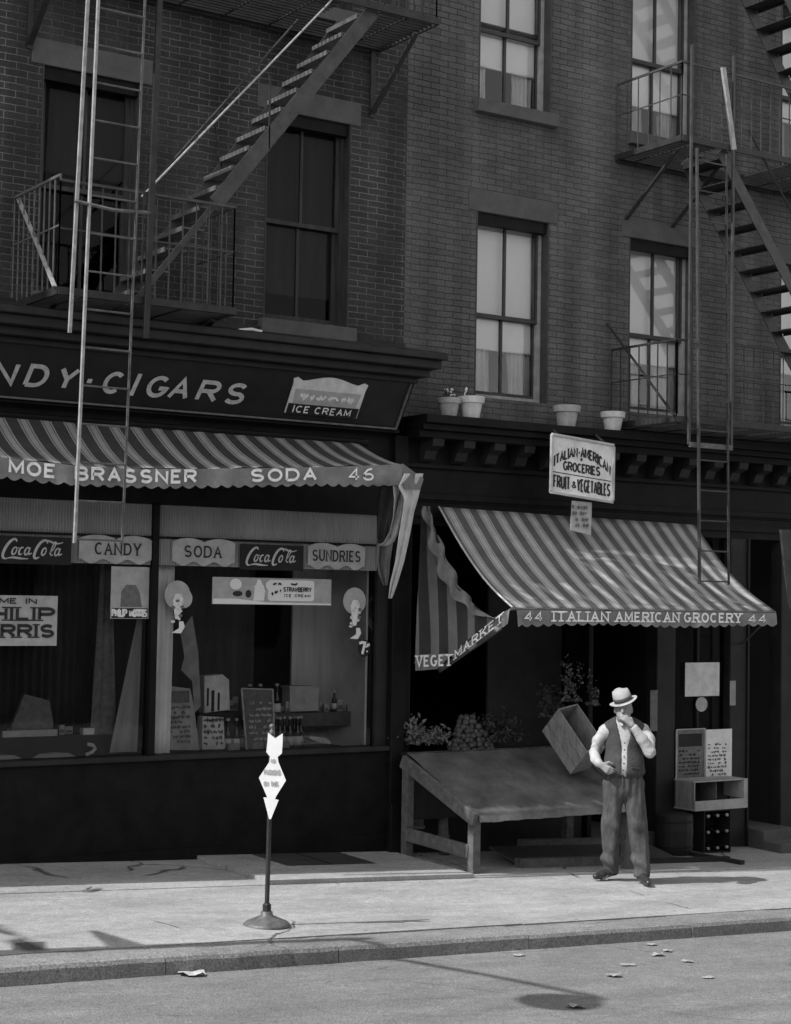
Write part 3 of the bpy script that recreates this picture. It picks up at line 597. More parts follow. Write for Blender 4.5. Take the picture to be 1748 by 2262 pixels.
vtext('MOE', (20, 1045), (118, 1050), .112); vtext('BRASSNER', (166, 1055), (430, 1062), .115); vtext('SODA', (553, 1058), (695, 1058), .112); vtext('46', (770, 1054), (822, 1053), .112, .16)
# gathered end flap: folds hanging from the front corner
def px_grid(cols, n=8, m=7):
    """cols: list of (px_left, px_right, py, Y_left, Y_right) rows -> smooth grid with pleats"""
    rows = []
    ys = [c[2] for c in cols]
    for i in range(n*len(cols)):
        yy = ys[0]+(ys[-1]-ys[0])*i/(n*len(cols)-1); f = [float(np.interp(yy, ys, [c[k] for c in cols])) for k in (0, 1, 3, 4)]
        rows.append([(f[0]+(f[1]-f[0])*j/m, yy, f[2]+(f[3]-f[2])*j/m) for j in range(m+1)])
    return rows
def cloth(mb, cols, pleat=.03, waves=2., seed=0, n=5, m=16):
    rows = px_grid(cols, n, m); out = []
    for i, r in enumerate(rows):
        out.append([at(p[0], p[1], p[2]-pleat*math.sin(j/m*math.pi*waves+seed+i*.05)) for j, p in enumerate(r)])
    mb.grid(out)
q = MB(); cloth(q, [(893, 935, 1046, -.95, -.80), (880, 930, 1075, -.95, -.75), (893, 924, 1100, -.9, -.72), (890, 915, 1130, -.85, -.7), (882, 906, 1180, -.8, -.66), (874, 893, 1240, -.75, -.62), (862, 878, 1290, -.7, -.6), (859, 866, 1322, -.66, -.6)], .03, 3.1, .4); q.build('end_flap', 'canvas_light', aw, smooth=True, solid=.004)
q = MB(); cloth(q, [(868, 893, 1072, -.9, -.86), (871, 892, 1100, -.82, -.8), (869, 888, 1140, -.72, -.7), (861, 880, 1175, -.6, -.6), (848, 870, 1198, -.5, -.5), (836, 858, 1206, -.42, -.44)], .02, 2.2, 1.0); q.build('end_flap', 'canvas_light', aw, smooth=True, solid=.004)
q = MB(); cloth(q, [(832, 868, 1200, -.38, -.45), (831, 862, 1240, -.38, -.5), (838, 860, 1270, -.42, -.52), (848, 856, 1293, -.48, -.52)], .035, 3.3, .2); q.build('end_flap', 'canvas_band', aw, smooth=True, solid=.004)
q = MB(); cloth(q, [(838, 890, 1076, -.35, -.9), (834, 875, 1130, -.3, -.75), (833, 862, 1190, -.3, -.5)], .03, 4.2, .3); q.build('inner_flap', 'canvas_dark', aw, smooth=True, solid=.004)
q = MB(); q.add([at(890, 1024, -.95), at(936, 1058, -.80), at(928, 1082, -.80), at(893, 1078, -.95)], [(0, 1, 2, 3)]); q.build('corner_flap', 'canvas_band', aw, solid=.004)
# ------------------------------------------------------------------ signs over the candy windows
def scallop_sign(label, pa, pb, py0, py1, word, wa, wb, seed=0):
    Y = -.032; x0, x1 = atx(pa, py0, Y), atx(pb, py0, Y); z1, z0 = 2.905, 2.672; n = 24; wd = x1-x0
    t_ = thing('scalloped_sign', label, 'sign', (x0, Y, z0), 'scalloped window signs')
    up = [(x0+wd*i/n, Y, z1-.032+.036*abs(math.sin(math.pi*2*i/n))**.7) for i in range(n+1)]
    lo = [(x0+wd*i/n, Y, z0+.012+.02*math.cos(6*math.pi*i/n)) for i in range(n+1)]
    q = MB(); q.poly(lo+up[::-1], (0, -.008, 0)); pn = q.build('panel', 'paper_grey', t_)
    q = MB(); xa, xb = atx(wa, py0+30, Y), atx(wb, py0+30, Y); text(q, word, (xa, Y-.009, z0+.068), (1, 0, 0), (0, 0, 1), (0, -1, 0), .105, xb-xa, stroke=.15, serif=.07); q.build('lettering', 'letter_dark', pn)
scallop_sign('scalloped pale sign reading CANDY over the left display window', 175, 335, 1186, 1245, 'CANDY', 210, 309)
scallop_sign('scalloped pale sign reading SODA over the right display window', 381, 519, 1190, 1250, 'SODA', 407, 487)
scallop_sign('scalloped pale sign reading SUNDRIES at the right end of the display window', 681, 806, 1200, 1255, 'SUNDRIES', 690, 794)
def bez(p0, p1, p2, p3, n=12):
    return [tuple((1-t)**3*np.array(p0)+3*(1-t)**2*t*np.array(p1)+3*(1-t)*t*t*np.array(p2)+t**3*np.array(p3)) for t in np.linspace(0, 1, n+1)]
def cola_sign(label, pa, pb, py):
    Y = -.036; x0, x1 = atx(pa, py, Y), atx(pb, py, Y); z1, z0 = 2.875, 2.645; wd = x1-x0
    t_ = thing('cola_sign', label, 'sign', (x0, Y, z0), 'black cola signs over the windows')
    q = MB(); q.box(x0, x1, Y-.01, Y, z0, z1); pn = q.build('panel', 'sign_black', t_)
    q = MB(); u = wd*.80/8.6; ox, oz = x0+wd*.09, z0+.055
    def st(pts, wdt, e): ribbon(q, pts, wdt, lambda p: np.array([ox+(p[0]+.12*p[1])*u, Y-.01, oz+p[1]*u*.98]), np.array([0, -1., 0]), .0015+.0004*e)
    def th(n, a, c): return [a+(c-a)*math.sin(math.pi*i/n) for i in range(n+1)]
    bigC = bez((1.75, 2.1), (1.7, 2.75), (.9, 2.5), (.35, 1.3))+bez((.35, 1.3), (-.15, .1), (.1, -.35), (.75, -.2))[1:]
    st(bigC, th(len(bigC)-1, .16, .40), 0); st(bez((.75, -.2), (1.6, .15), (2.2, -.25), (3.7, -.18)), th(12, .10, .30), 1)
    def o(cx, e): p = [(cx+.28*math.cos(a)+.1*math.sin(a), .85+.5*math.sin(a)) for a in np.linspace(.6, 6.9, 16)]; st(p, th(15, .14, .24), e)
    o(1.6, 2); c_ = [(2.55+.28*math.cos(a)+.1*math.sin(a), .85+.5*math.sin(a)) for a in np.linspace(.9, 5.6, 12)]; st(c_, th(11, .14, .26), 3)
    o(3.35, 4); st([(3.75, 1.35), (3.6, .75), (3.72, .4), (4.05, .6)], .18, 5); st([(1.9, 1.2), (2.2, 1.3)], .1, 6)
    C2 = bez((6.1, 1.95), (6.0, 2.75), (5.1, 2.5), (4.65, 1.2))+bez((4.65, 1.2), (4.2, -.1), (4.6, -.35), (5.2, .1))[1:]
    st(C2, th(len(C2)-1, .16, .40), 0); st(bez((5.3, 2.1), (6.3, 2.9), (6.9, 1.5), (8.3, 2.2)), th(12, .10, .28), 1)
    o(5.75, 2); st(bez((6.55, .6), (7.5, 1.6), (7.4, 2.7), (7.0, 2.0))+bez((7.0, 2.0), (6.6, 1.0), (6.6, .1), (7.05, .45))[1:], .17, 3)
    o(7.6, 4); st([(8.02, 1.35), (7.87, .75), (7.98, .4), (8.35, .6)], .18, 5)
    q.build('lettering', 'letter_grey', pn)
cola_sign('black script cola sign at the left edge, left of the CANDY sign', -12, 157, 1205)
cola_sign('black script cola sign between the SODA and SUNDRIES signs', 530, 670, 1206)
# posters on the glass
def panel(name, label, cat, x0, x1, z0, z1, y, m, group=None, th=.006):
    t_ = thing(name, label, cat, (x0, y, z0), group); q = MB(); q.box(x0, x1, y-th, y, z0, z1); return t_, q.build('sheet', m, t_)
YG = .006
t_, s_ = panel('window_poster', 'portrait poster with a white cigarette name strip, stuck right of the dark drapes', 'poster', -2.83, -2.475, 2.20, 2.645, YG, 'paper_grey')
q = MB(); q.poly([(-2.74, YG-.0065, 2.30), (-2.54, YG-.0065, 2.30), (-2.565, YG-.0065, 2.43), (-2.60, YG-.0065, 2.49), (-2.69, YG-.0065, 2.49), (-2.735, YG-.0065, 2.43)], (0, -.0015, 0)); q.build('printed_shape', 'letter_mid', s_)
q = MB(); q.box(-2.82, -2.485, YG-.008, YG-.0065, 2.205, 2.29); q.build('name_strip', 'sign_black', s_)
q = MB(); text(q, 'PHILIP MORRIS', (-2.815, YG-.009, 2.213), (1, 0, 0), (0, 0, 1), (0, -1, 0), .07, .32, stroke=.24, gap=.25); q.build('lettering', 'letter_white', s_)
t_, s_ = panel('window_poster', 'big cigarette sign with heavy dark letters cut off by the left edge', 'poster', -4.15, -3.31, 1.97, 2.385, YG, 'paper_grey')
for wd_, xr, z, h in (('COME IN', -3.50, 2.315, .048), ('PHILIP', -3.345, 2.175, .115), ('MORRIS', -3.345, 2.035, .115)):
    xl = {'COME IN': -3.98, 'PHILIP': -4.05, 'MORRIS': -4.09}[wd_]; q = MB(); text(q, wd_, (xl, YG-.008, z), (1, 0, 0), (0, 0, 1), (0, -1, 0), h, xr-xl, stroke=.24, gap=.2, serif=.1 if h > .1 else 0); q.build('lettering', 'letter_dark', s_)
t_, s_ = panel('window_banner', 'long narrow strawberry ice cream banner across the top of the display window', 'banner', -1.86, -.63, 2.335, 2.575, YG, 'paper_grey')
q = MB(); n = 30; q.poly([(-1.858, YG-.008, 2.337), (-.632, YG-.008, 2.337), (-.632, YG-.008, 2.352), (-1.3, YG-.008, 2.356), (-1.62, YG-.008, 2.385), (-1.858, YG-.008, 2.385)], (0, -.002, 0)); q.build('white_base', 'white', s_)
q = MB(); P = [(-1.27+.03*math.cos(a), 2.53+.03*math.sin(a)) for a in np.linspace(math.pi, math.pi/2, 5)]+[(-.845+.03*math.cos(a), 2.53+.03*math.sin(a)) for a in np.linspace(math.pi/2, 0, 5)]+[(-.845+.03*math.cos(a), 2.40+.03*math.sin(a)) for a in np.linspace(0, -math.pi/2, 5)]+[(-1.27+.03*math.cos(a), 2.40+.03*math.sin(a)) for a in np.linspace(-math.pi/2, -math.pi, 5)]
q.poly([(p[0], YG-.009, p[1]) for p in P], (0, -.002, 0)); q.build('text_patch', 'white', s_)
q = MB(); text(q, 'STRAWBERRY', (-1.14, YG-.0125, 2.452), (1, 0, 0), (0, 0, 1), (0, -1, 0), .045, .29, stroke=.2, gap=.22); text(q, 'ICE CREAM', (-1.13, YG-.0125, 2.405), (1, 0, 0), (0, 0, 1), (0, -1, 0), .028, .27, stroke=.2); scribble(q, (-1.26, YG-.0125, 2.41), (1, 0, .3), (0, 0, 1), (0, -1, 0), .1, .05, 1, .3, 3); scribble(q, (-1.25, YG-.0125, 2.505), (1, 0, 0), (0, 0, 1), (0, -1, 0), .38, .035, 1, .5, 4)
q.build('lettering', 'letter_dark', s_)
q = MB()
def disc(mb, cx, cz, rx, rz, y, n=18, th=-.002): mb.poly([(cx+rx*math.cos(2*math.pi*i/n), y, cz+rz*math.sin(2*math.pi*i/n)) for i in range(n)], (0, th, 0))
disc(q, -1.63, 2.515, .06, .05, YG-.0085); disc(q, -1.39, 2.49, .05, .035, YG-.0085); q.poly([(-1.45, YG-.0105, 2.37), (-1.34, YG-.0105, 2.37), (-1.33, YG-.0105, 2.46), (-1.38, YG-.0105, 2.56), (-1.41, YG-.0105, 2.56), (-1.44, YG-.0105, 2.47)], (0, -.001, 0)); disc(q, -1.30, 2.51, .022, .035, YG-.0085); q.build('ice_cream_shapes', 'white', s_)
q = MB(); disc(q, -1.61, 2.43, .05, .025, YG-.0085); disc(q, -1.50, 2.43, .03, .035, YG-.0085); q.build('dark_shapes', 'letter_dark', s_)
def soda_cutout(label, cx, zt, zb, right):
    t_ = thing('soda_cutout', label, 'window display', (cx, YG, zb), 'ice cream soda cutouts stuck on the glass'); y = YG
    q = MB(); disc(q, cx, zt-.12, .125, .125, y, 28, -.003)
    if not right: disc(q, cx+.06, zt-.15, .085, .085, y-.0035, 22, -.002)
    q.build('backing_disc', 'paper_grey', t_)
    q = MB(); q.poly([(cx-.045, y-.006, zt-.17), (cx-.02, y-.006, zb+.12), (cx+.02, y-.006, zb+.12), (cx+.055, y-.006, zt-.15), (cx+.03, y-.006, zt-.11), (cx-.02, y-.006, zt-.11)], (0, -.002, 0)); q.poly([(cx-.05, y-.006, zb), (cx+.04, y-.006, zb-.005), (cx+.075, y-.006, zb+.05), (cx+.06, y-.006, zb+.1), (cx+.02, y-.006, zb+.1), (cx+.02, y-.006, zb+.04)], (0, -.002, 0)); q.build('glass_picture', 'white', t_)
    q = MB()
    for dx, dz in ((-.04, -.23), (.045, -.225), (0, -.17), (-.035, -.33), (.03, -.3)) if not right else ((.055, -.2), (.05, -.27)): disc(q, cx+dx, zt+dz, .02, .016, y-.0085, 10, -.001)
    q.build('fruit_picture', 'letter_mid', t_)
    q = MB(); r5 = random.Random(int(cx*100))
    for k in range(9): disc(q, cx+r5.uniform(-.045, .05), zt-.12-k*.03+r5.uniform(-.01, .01), r5.uniform(.012, .024), r5.uniform(.010, .018), y-.0095-.0004*k, 9, -.0003)
    q.build('froth_picture', 'white_dirty', t_)
soda_cutout('ice cream soda cutout on the left side of the right window', -2.20, 2.53, 2.08, False)
soda_cutout('ice cream soda cutout beside the small round soft drink badge', -.37, 2.50, 2.03, True)
t_ = thing('round_badge', 'small round dark soft drink badge with white writing on the window glass', 'sign', (-.25, YG, 1.94))
q = MB(); disc(q, -.255, 1.94, .066, .082, YG, 28, -.004); dk = q.build('disc', 'sign_black', t_)
q = MB(); ribbon(q, [(-.05, .045), (-.02, .055), (.012, .05), (-.015, -.055)], .026, lambda p: np.array([-.262+p[0], YG-.005, 1.94+p[1]]), np.array([0, -1., 0]), .001)
text(q, 'UP', (-.245, YG-.005, 1.945), (1, 0, 0), (0, 0, 1), (0, -1, 0), .04, .046, stroke=.26); q.build('lettering', 'white', dk)
q = MB(); disc(q, -.225, 1.91, .009, .009, YG-.0055, 8); q.build('bubble', 'white', dk)
# ------------------------------------------------------------------ display window interiors and goods
q = MB(); q.box(-12, -.02, .115, 1.2, .95, .99); q.box(-12, -.14, .1, 1.2, 2.7, 2.75); q.box(-12, -.02, 1.2, 1.25, 0, 3.9); q.box(-.14, -.10, .115, 1.2, .99, 2.7); q.build('display_box', 'interior', cs)
xa = atx(645, 1450, .75); q = MB(); q.box(xa, -.145, .75, .78, .992, 2.69); q.build('back_panel', 'panel_grey', cs)
q = MB(); q.box(-.165, -.142, .12, .75, .992, 2.69); q.build('side_panel', 'panel_light', cs)
q = MB(); q.box(-2.9, xa-.25, 1.05, 1.08, .992, 2.69); q.build('back_curtain', 'back_cloth', cs)
def hang(mb, x0, x1, y, z0, z1, amp, per, x0b=None, x1b=None, n=60, m=6):
    rows = []
    for k in range(m+1):
        t = k/m; z = z1+(z0-z1)*t; a = x0+((x0b if x0b is not None else x0)-x0)*t; e = x1+((x1b if x1b is not None else x1)-x1)*t
        rows.append([(a+(e-a)*j/n, y+amp*math.sin(2*math.pi*(x0+(x1-x0)*j/n)/per+.4*math.sin(3*t+j*.2)), z) for j in range(n+1)])
    mb.grid(rows)
dr = thing('window_drape', 'pale drape hanging just right of the window mullion behind the menu card', 'curtain', (-2.3, .1, 1.0), 'drapes inside the candy store windows')
q = MB(); hang(q, -2.37, -2.19, .10, 1.0, 2.66, .016, .09, -2.40, -2.2); q.build('cloth', 'panel_light', dr, smooth=True)
dr = thing('window_drape', 'torn grey drape hanging inside the right window', 'curtain', (-2.0, .2, 1.3), 'drapes inside the candy store windows')
P = [at(p[0], p[1], .22) for p in ((398, 1395), (425, 1360), (438, 1440), (444, 1560), (430, 1575), (425, 1505), (400, 1480), (408, 1450))]; q = MB(); q.poly(P, (0, .01, 0)); q.build('cloth', 'card', dr)
dr = thing('window_drape', 'white drape spreading towards its foot in the left window', 'curtain', (-2.6, .1, 1.0), 'drapes inside the candy store windows')
q = MB(); hang(q, -2.53, -2.48, .12, 1.05, 2.2, .014, .06, -2.76, -2.50); q.build('cloth', 'drape_pale', dr, smooth=True)
dr = thing('window_drape', 'grey drape narrowing upward behind the white one in the left window', 'curtain', (-2.8, .2, 1.2), 'drapes inside the candy store windows')
q = MB(); hang(q, -2.84, -2.74, .2, 1.2, 2.66, .014, .07, -2.90, -2.66); q.build('cloth', 'letter_mid', dr, smooth=True)
dr = thing('window_drape', 'dark pleated drape across the back of the left window', 'curtain', (-3.2, .5, 1.2), 'drapes inside the candy store windows')
q = MB(); hang(q, -4.6, -2.75, .5, 1.15, 2.66, .03, .075, n=240); q.build('cloth', 'interior_grey', dr, smooth=True)
q = MB(); q.box(-5, -2.78, .16, .45, .992, 1.2); q.box(-5, -2.95, .14, .16, 1.185, 1.205); tag(q.build('display_shelf', 'dark_wood'), 'low dark display shelf along the foot of the left window', 'shelf')
q = MB(); q.poly([(-3.62, .2, 1.206), (-3.24, .2, 1.206), (-3.24, .2, 1.33), (-3.28, .2, 1.5), (-3.5, .2, 1.56), (-3.6, .2, 1.3)], (0, .05, .0)); tag(q.build('display_card', 'letter_mid'), 'dim grey display card standing on the left window shelf', 'card')
q = MB(); q.box(-3.70, -3.22, .15, .19, 1.2055, 1.26); tag(q.build('candy_tray', 'paper_grey'), 'pale shallow candy tray on the left window shelf', 'tray')
q = MB(); q.box(-2.98, -2.88, .16, .24, 1.206, 1.26); tag(q.build('small_box', 'white_dirty'), 'small pale box at the right end of the left window shelf', 'box')
q = MB(); q.tube([(-2.97, .12, 1.04), (-2.92, .11, 1.06), (-2.89, .11, 1.09), (-2.91, .11, 1.12), (-2.96, .12, 1.13)], .016, 8); tag(q.build('paper_coil', 'white_dirty'), 'curled strip of white paper on the left window sill', 'paper')
q = MB()
for cx, wd in ((-3.75, .5), (-3.25, .45)): q.lathe([(wd/2, 0), (wd/2*.95, .03), (wd/2*.6, .07), (.02, .08)], (cx, .14, .99), 18, sy=.25)
tag(q.build('goods_heap', 'paper_grey'), 'dim heap of goods in the foot of the left window', 'goods', kind='stuff')
def goods(name, label, cat, pts, y, m, th=.02, lean=0., group=None):
    """a card or carton standing at depth y whose outline was read off the window"""
    P = [at(p[0], p[1], y) for p in pts]; zb = min(p[2] for p in P); P = [p+np.array([0, (p[2]-zb)*lean, 0]) for p in P]
    for p in P: p[2] = max(p[2], .992)
    t_ = thing(name, label, cat, P[0], group); q = MB(); q.poly(P, (0, th, 0)); return t_, q.build('body', m, t_), P
t_, s_, P = goods('menu_card', 'tall pale menu card leaning in the corner beside the mullion', 'menu', [(333, 1657), (441, 1657), (432, 1560), (425, 1522), (362, 1514), (352, 1560)], .16, 'paper_grey', .015, .08)
q = MB(); a = at(366, 1553, .156); text_w = at(420, 1553, .156)[0]-a[0]; q.box(a[0], a[0]+text_w, .172, .178, a[2], a[2]+.1); q.build('title_block', 'letter_mid', s_)
q = MB(); a = at(362, 1645, .145); scribble(q, (a[0], .148, a[2]), (1, 0, 0), (0, .08, 1), (0, -1, 0), .26, .34, 8, .42, 11); q.build('writing', 'letter_mid', s_)
q = MB(); a = at(335, 1655, .144); q.poly([at(p[0], p[1], .148) for p in ((334, 1655), (358, 1655), (359, 1595), (342, 1593))], (0, -.004, 0)); q.build('white_slip', 'white', s_)
t_, s_, P = goods('candy_carton', 'upper candy carton standing behind the menu card, topmost of two', 'carton', [(452, 1575), (508, 1568), (506, 1502), (492, 1490), (452, 1494)], .34, 'white_dirty', .12)
q = MB(); 
for p in ((457, 1520, 462, 1560), (467, 1525, 474, 1572), (481, 1530, 486, 1570)): a = at(p[0], p[3], .335); c_ = at(p[2], p[1], .335); q.box(a[0], c_[0], .334, .339, a[2], c_[2])
q.build('print', 'letter_dark', s_)
q = MB(); q.box(-1.80, -1.40, .32, .55, .992, 1.352); tag(q.build('display_step', 'interior_grey'), 'dim display step under the upper candy carton', 'stand')
t_, s_, P = goods('candy_carton', 'white candy carton with printed squares on the sill, right of the menu card', 'carton', [(447, 1656), (497, 1655), (494, 1585), (448, 1583)], .16, 'white_dirty', .1)
q = MB(); a = at(450, 1650, .155); scribble(q, (a[0], .158, a[2]), (1, 0, 0), (0, 0, 1), (0, -1, 0), .19, .26, 5, .4, 21); q.build('print', 'letter_mid', s_)
t_, s_, P = goods('price_board', 'framed dark price board standing in the middle of the window', 'board', [(544, 1656), (606, 1653), (602, 1523), (533, 1521)], .22, 'letter_mid', .015, .0)
for i in range(4):
    q = MB(); q.bar(P[i]-np.array([0, .004, 0]), P[(i+1) % 4]-np.array([0, .004, 0]), .014, .012); 
    if i != 0: q.build('frame_bar', 'letter_grey', s_)
q = MB(); a = at(550, 1640, .215); scribble(q, (a[0], .217, a[2]), (1, 0, 0), (0, 0, 1), (0, -1, 0), .27, .38, 7, .3, 31); q.build('writing', 'letter_grey', s_)
q = MB(); a = at(640, 1572, .4); e = at(704, 1572, .4); q.box(a[0], e[0], .4, .55, a[2], a[2]+.215); q.box(a[0]-.01, e[0]-.06, .39, .56, a[2]+.216, a[2]+.235); c0 = q; bx = tag(c0.build('carton', 'paper_grey'), 'plain pale carton with a lid strip on the back counter', 'carton')
q = MB(); a = at(640, 1575, .36); e = at(792, 1575, .36); q.box(a[0]-.25, e[0]+.1, .36, .70, a[2]-.13, a[2]-.005); ct = tag(q.build('counter', 'timber'), 'narrow wooden counter across the right half of the display window', 'counter')
bt = thing('pop_bottle', 'dark bottle with pale label standing on the window counter', 'bottle', (atx(738, 1565, .42), .42, a[2]-.004))
def bottle(par, s=1.):
    q = MB(); q.lathe([(.028*s, 0), (.03*s, .01), (.03*s, .12*s), (.024*s, .145*s), (.012*s, .175*s), (.011*s, .225*s), (.013*s, .23*s), (.013*s, .24*s)], (0, 0, 0), 12); q.build('glass', 'bottle', par, world=False, smooth=True)
    q = MB(); q.lathe([(.0308*s, .035*s), (.0308*s, .10*s)], (0, 0, 0), 12); q.build('label', 'paper', par, world=False, smooth=True)
    q = MB(); q.lathe([(.0145*s, .228*s), (.0145*s, .245*s), (.0, .247*s)], (0, 0, 0), 10); q.build('cap', 'bottle_cap', par, world=False)
bottle(bt, .8)
bt0 = thing('soda_bottle', 'small dark soda bottle in the row along the window sill', 'bottle', (-1.6, .2, .992), 'soda bottles along the window sill'); bottle(bt0, 1.25)
first = True
for i, px in enumerate((503, 514, 522, 538, 552, 566, 578, 590, 600, 611, 618, 628, 640, 650, 657, 664)):
    o = bt0 if first else copy_tree(bt0); first = False; y = .30+.05*(i % 2); o.location = (atx(px, 1620, y), y, .992)
for i, px in enumerate((552, 575, 612)):
    o = copy_tree(bt0); o['label'] = 'small soda bottle standing behind the framed price board'; o['group'] = 'soda bottles behind the price board'; o.location = (atx(px, 1520, .42), .42, 1.292)
q = MB(); q.box(-1.45, -.95, .38, .50, .992, 1.29); tag(q.build('display_step', 'interior_grey'), 'dim display step behind the framed price board', 'stand')
t0 = None
for i, (pa, pb) in enumerate(((505, 530), (558, 582), (586, 610), (622, 640))):
    x0, x1 = atx(pa, 1640, .2), atx(pb, 1640, .2)
    q = MB(); q.box(x0, x1, .2, .24, .992, 1.08); t_ = tag(q.build('small_box', 'card'), 'small printed box in the front row below the soda bottles', 'box', 'small boxes along the window sill')
pk = None
for i, (px, w_, h_) in enumerate(((512, .06, .10), (521, .05, .13), (628, .07, .09), (637, .045, .14), (649, .05, .11), (712, .06, .10), (722, .05, .08), (752, .06, .12), (764, .05, .09), (775, .07, .07))):
    cnt = px > 640; y = .42+.03*(i % 3); zb_ = (at(700, 1575, .36)[2]-.004) if cnt else 1.2915 if px < 640 and px > 530 else .992
    if not cnt and px < 530: y = .44; zb_ = 1.353
    x = atx(px, 1550, y)
    if pk is None:
        pk = thing('packet', 'small printed packet among the goods stacked inside the candy window', 'packet', (x, y, zb_), 'packets stacked inside the candy window'); q = MB(); q.box(-.03, .03, 0, .03, 0, .1); pb_ = q.build('carton', 'paper_grey', pk, world=False); q = MB(); q.box(-.024, .024, -.002, -.0005, .02, .055); q.build('label', 'letter_mid', pb_, world=False); o = pk
    else: o = copy_tree(pk)
    o.location = (x, y, zb_); o.scale = (w_/.06, 1, h_/.1)
for i in range(14):
    o = copy_tree(pk); o['label'] = 'small dim packet on the low shelf of the left candy window'; o['group'] = 'packets on the left window shelf'; o.location = (-4.05+.078*i+random.uniform(-.012, .012), .30+.05*(i % 3), 1.2005); o.scale = (random.uniform(.7, 1.2), 1, random.uniform(.6, 1.5))
P = [at(p[0], p[1], .2) for p in ((684, 1626), (718, 1630), (732, 1640), (730, 1644), (705, 1640), (684, 1632))]
q = MB(); q.poly(P, (0, .1, 0)); tag(q.build('paper_bag', 'white_dirty'), 'crumpled white paper bag on the sill beneath the counter', 'paper')
# ------------------------------------------------------------------ unseen neighbour house, added so its cornice shades the candy store awning
nb = thing('brick_building', 'taller dark brick house added unseen left of the candy store to shade its awning', 'building', (-18, 0, 0))
q = MB(); wall_holes(q, -26, -12.005, -.4, 13.6, [(x, x+.95, z, z+1.9) for x in (-24, -21.5, -19, -16.5, -14) for z in (4.9, 7.9, 10.9)]); q.build('wall', 'brick_dark', nb)
q = MB(); q.box(-26, -12.005, .25, .4, -.4, 13.6); q.build('rooms', 'interior', nb)
q = MB(); q.box(-26, -9.6, -.42, .6, 13.61, 13.95); q.build('shading_cornice', 'dark_moulding', nb)
ob = thing('brick_building', 'low row of brick houses added unseen across the street to darken the shopfronts', 'building', (0, -21, 0))  # unseen row added behind the viewer, its height set to cut low sky light
q = MB(); hs_ = [(x, x+1, z, z+1.8) for x in range(-44, 44, 3) for z in (1.2, 4.3)]; wall_holes(q, -46, 46, -3, 6.8, hs_, 0.)
q.v = [(-v[0], -21-v[1], v[2]) for v in q.v]; q.build('wall', 'brick_red', ob); q = MB(); q.box(-46, 46, -21.4, -21.25, -3, 6.8); q.build('rooms', 'interior', ob)
# ------------------------------------------------------------------ grocery shop front
gs = thing('grocery_shopfront', 'dark wooden grocery store front below the bracketed cornice', 'shopfront', (2, 0, 0))
q = MB(); q.box(.13, 13, -.02, .1, 3.12, 3.34); q.box(.13, 13, -.05, -.021, 3.2, 3.26); q.build('header', 'black_paint', gs)
for x0, x1, m in ((.13, .24, 'black_paint'), (2.43, 2.49, 'black_paint'), (3.36, 3.62, 'dark_moulding'), (4.42, 4.66, 'dark_moulding'), (5.2, 5.55, 'dark_moulding'), (7.4, 7.7, 'dark_moulding'), (10, 10.3, 'dark_moulding')):
    q = MB(); q.box(x0, x1, -.05, .12, -.8, 3.12); q.build('pillar', m, gs, bevel=.01)
q = MB(); q.box(4.665, 4.69, -.07, .1, -.6, 3.12); q.build('downpipe', 'dark_wood', gs)
q = MB(); q.box(.24, 2.40, .0, .12, -.4, .72); q.box(.24, 2.40, -.06, .12, .721, .76); q.build('bulkhead', 'dark_wood', gs)
q = MB(); q.box(1.45, 2.40, .35, .38, .78, 3.1); q.build('inner_partition', 'interior_grey', gs)
q = MB(); q.box(3.62, 4.42, .03, .12, -.5, .45); q.box(3.62, 4.42, -.03, .12, .451, .49); q.box(4.0, 4.03, .02, .08, .49, 3.12); q.build('bulkhead', 'dark_wood', gs)
q = MB(); q.add([(3.62, .05, .49), (4.42, .05, .49), (4.42, .05, 3.12), (3.62, .05, 3.12)], [(0, 1, 2, 3)]); q.build('window_pane', 'shop_glass', gs)
q = MB(); q.box(.24, 13, 1.9, 2.0, -.6, 3.3); q.box(2.5, 2.53, .12, 1.9, -.4, 3.1); q.box(3.34, 3.36, .12, 1.9, -.4, 3.1); q.build('store_room', 'interior', gs)
q = MB(); q.box(2.5, 3.36, -.25, 1.9, -.4, .02); q.build('doorstep', 'stone', gs, bevel=.01)
q = MB(); q.box(2.55, 3.33, .95, 1.0, .03, 2.6); q.build('door', 'black_paint', gs)
q = MB(); q.box(4.69, 5.2, .5, .55, -.2, 3.1); q.build('door', 'black_paint', gs)
q = MB(); q.box(4.69, 5.2, -.30, .5, -.6, -.02); q.box(4.69, 5.65, -.55, -.301, -.6, -.13); q.build('doorstep', 'stone', gs, bevel=.012)
# ------------------------------------------------------------------ grocery awning
aw2 = thing('striped_awning', 'striped awning stretched over the grocery, its valance lettered ITALIAN AMERICAN GROCERY', 'awning', (2, -.6, 2.3))
YB = -1.2
def a2(t, u):
    """u along, t down the slope"""
    x0 = .49+(.56-.49)*t; x1 = 3.82+(3.90-3.82)*t; x = x0+(x1-x0)*u
    y = -.12+(YB+.12)*t; z = 3.29+(2.345-3.29)*t-.075*math.sin(math.pi*t)*(1+.35*math.cos(2*math.pi*u))-.05*u*(1-t)
    z += .012*math.sin(u*21+t*5)*t*(1-t)*2
    return (x, y, z)
q = MB(); n = 110; K = 16; q.grid([[a2(k/K, j/n) for j in range(n+1)] for k in range(K+1)], [[(a2(k/K, j/n)[0]-.07*k/K+.05, k/K) for j in range(n+1)] for k in range(K+1)])
q.build('canopy', 'stripes_grocery', aw2, smooth=True, solid=.003)
q = MB(); q.tube([(a2(k/K, 0)[0]-.004, a2(k/K, 0)[1], a2(k/K, 0)[2]+.004) for k in range(K+1)], .009, 6); q.build('hem', 'canvas_light', aw2, smooth=True)
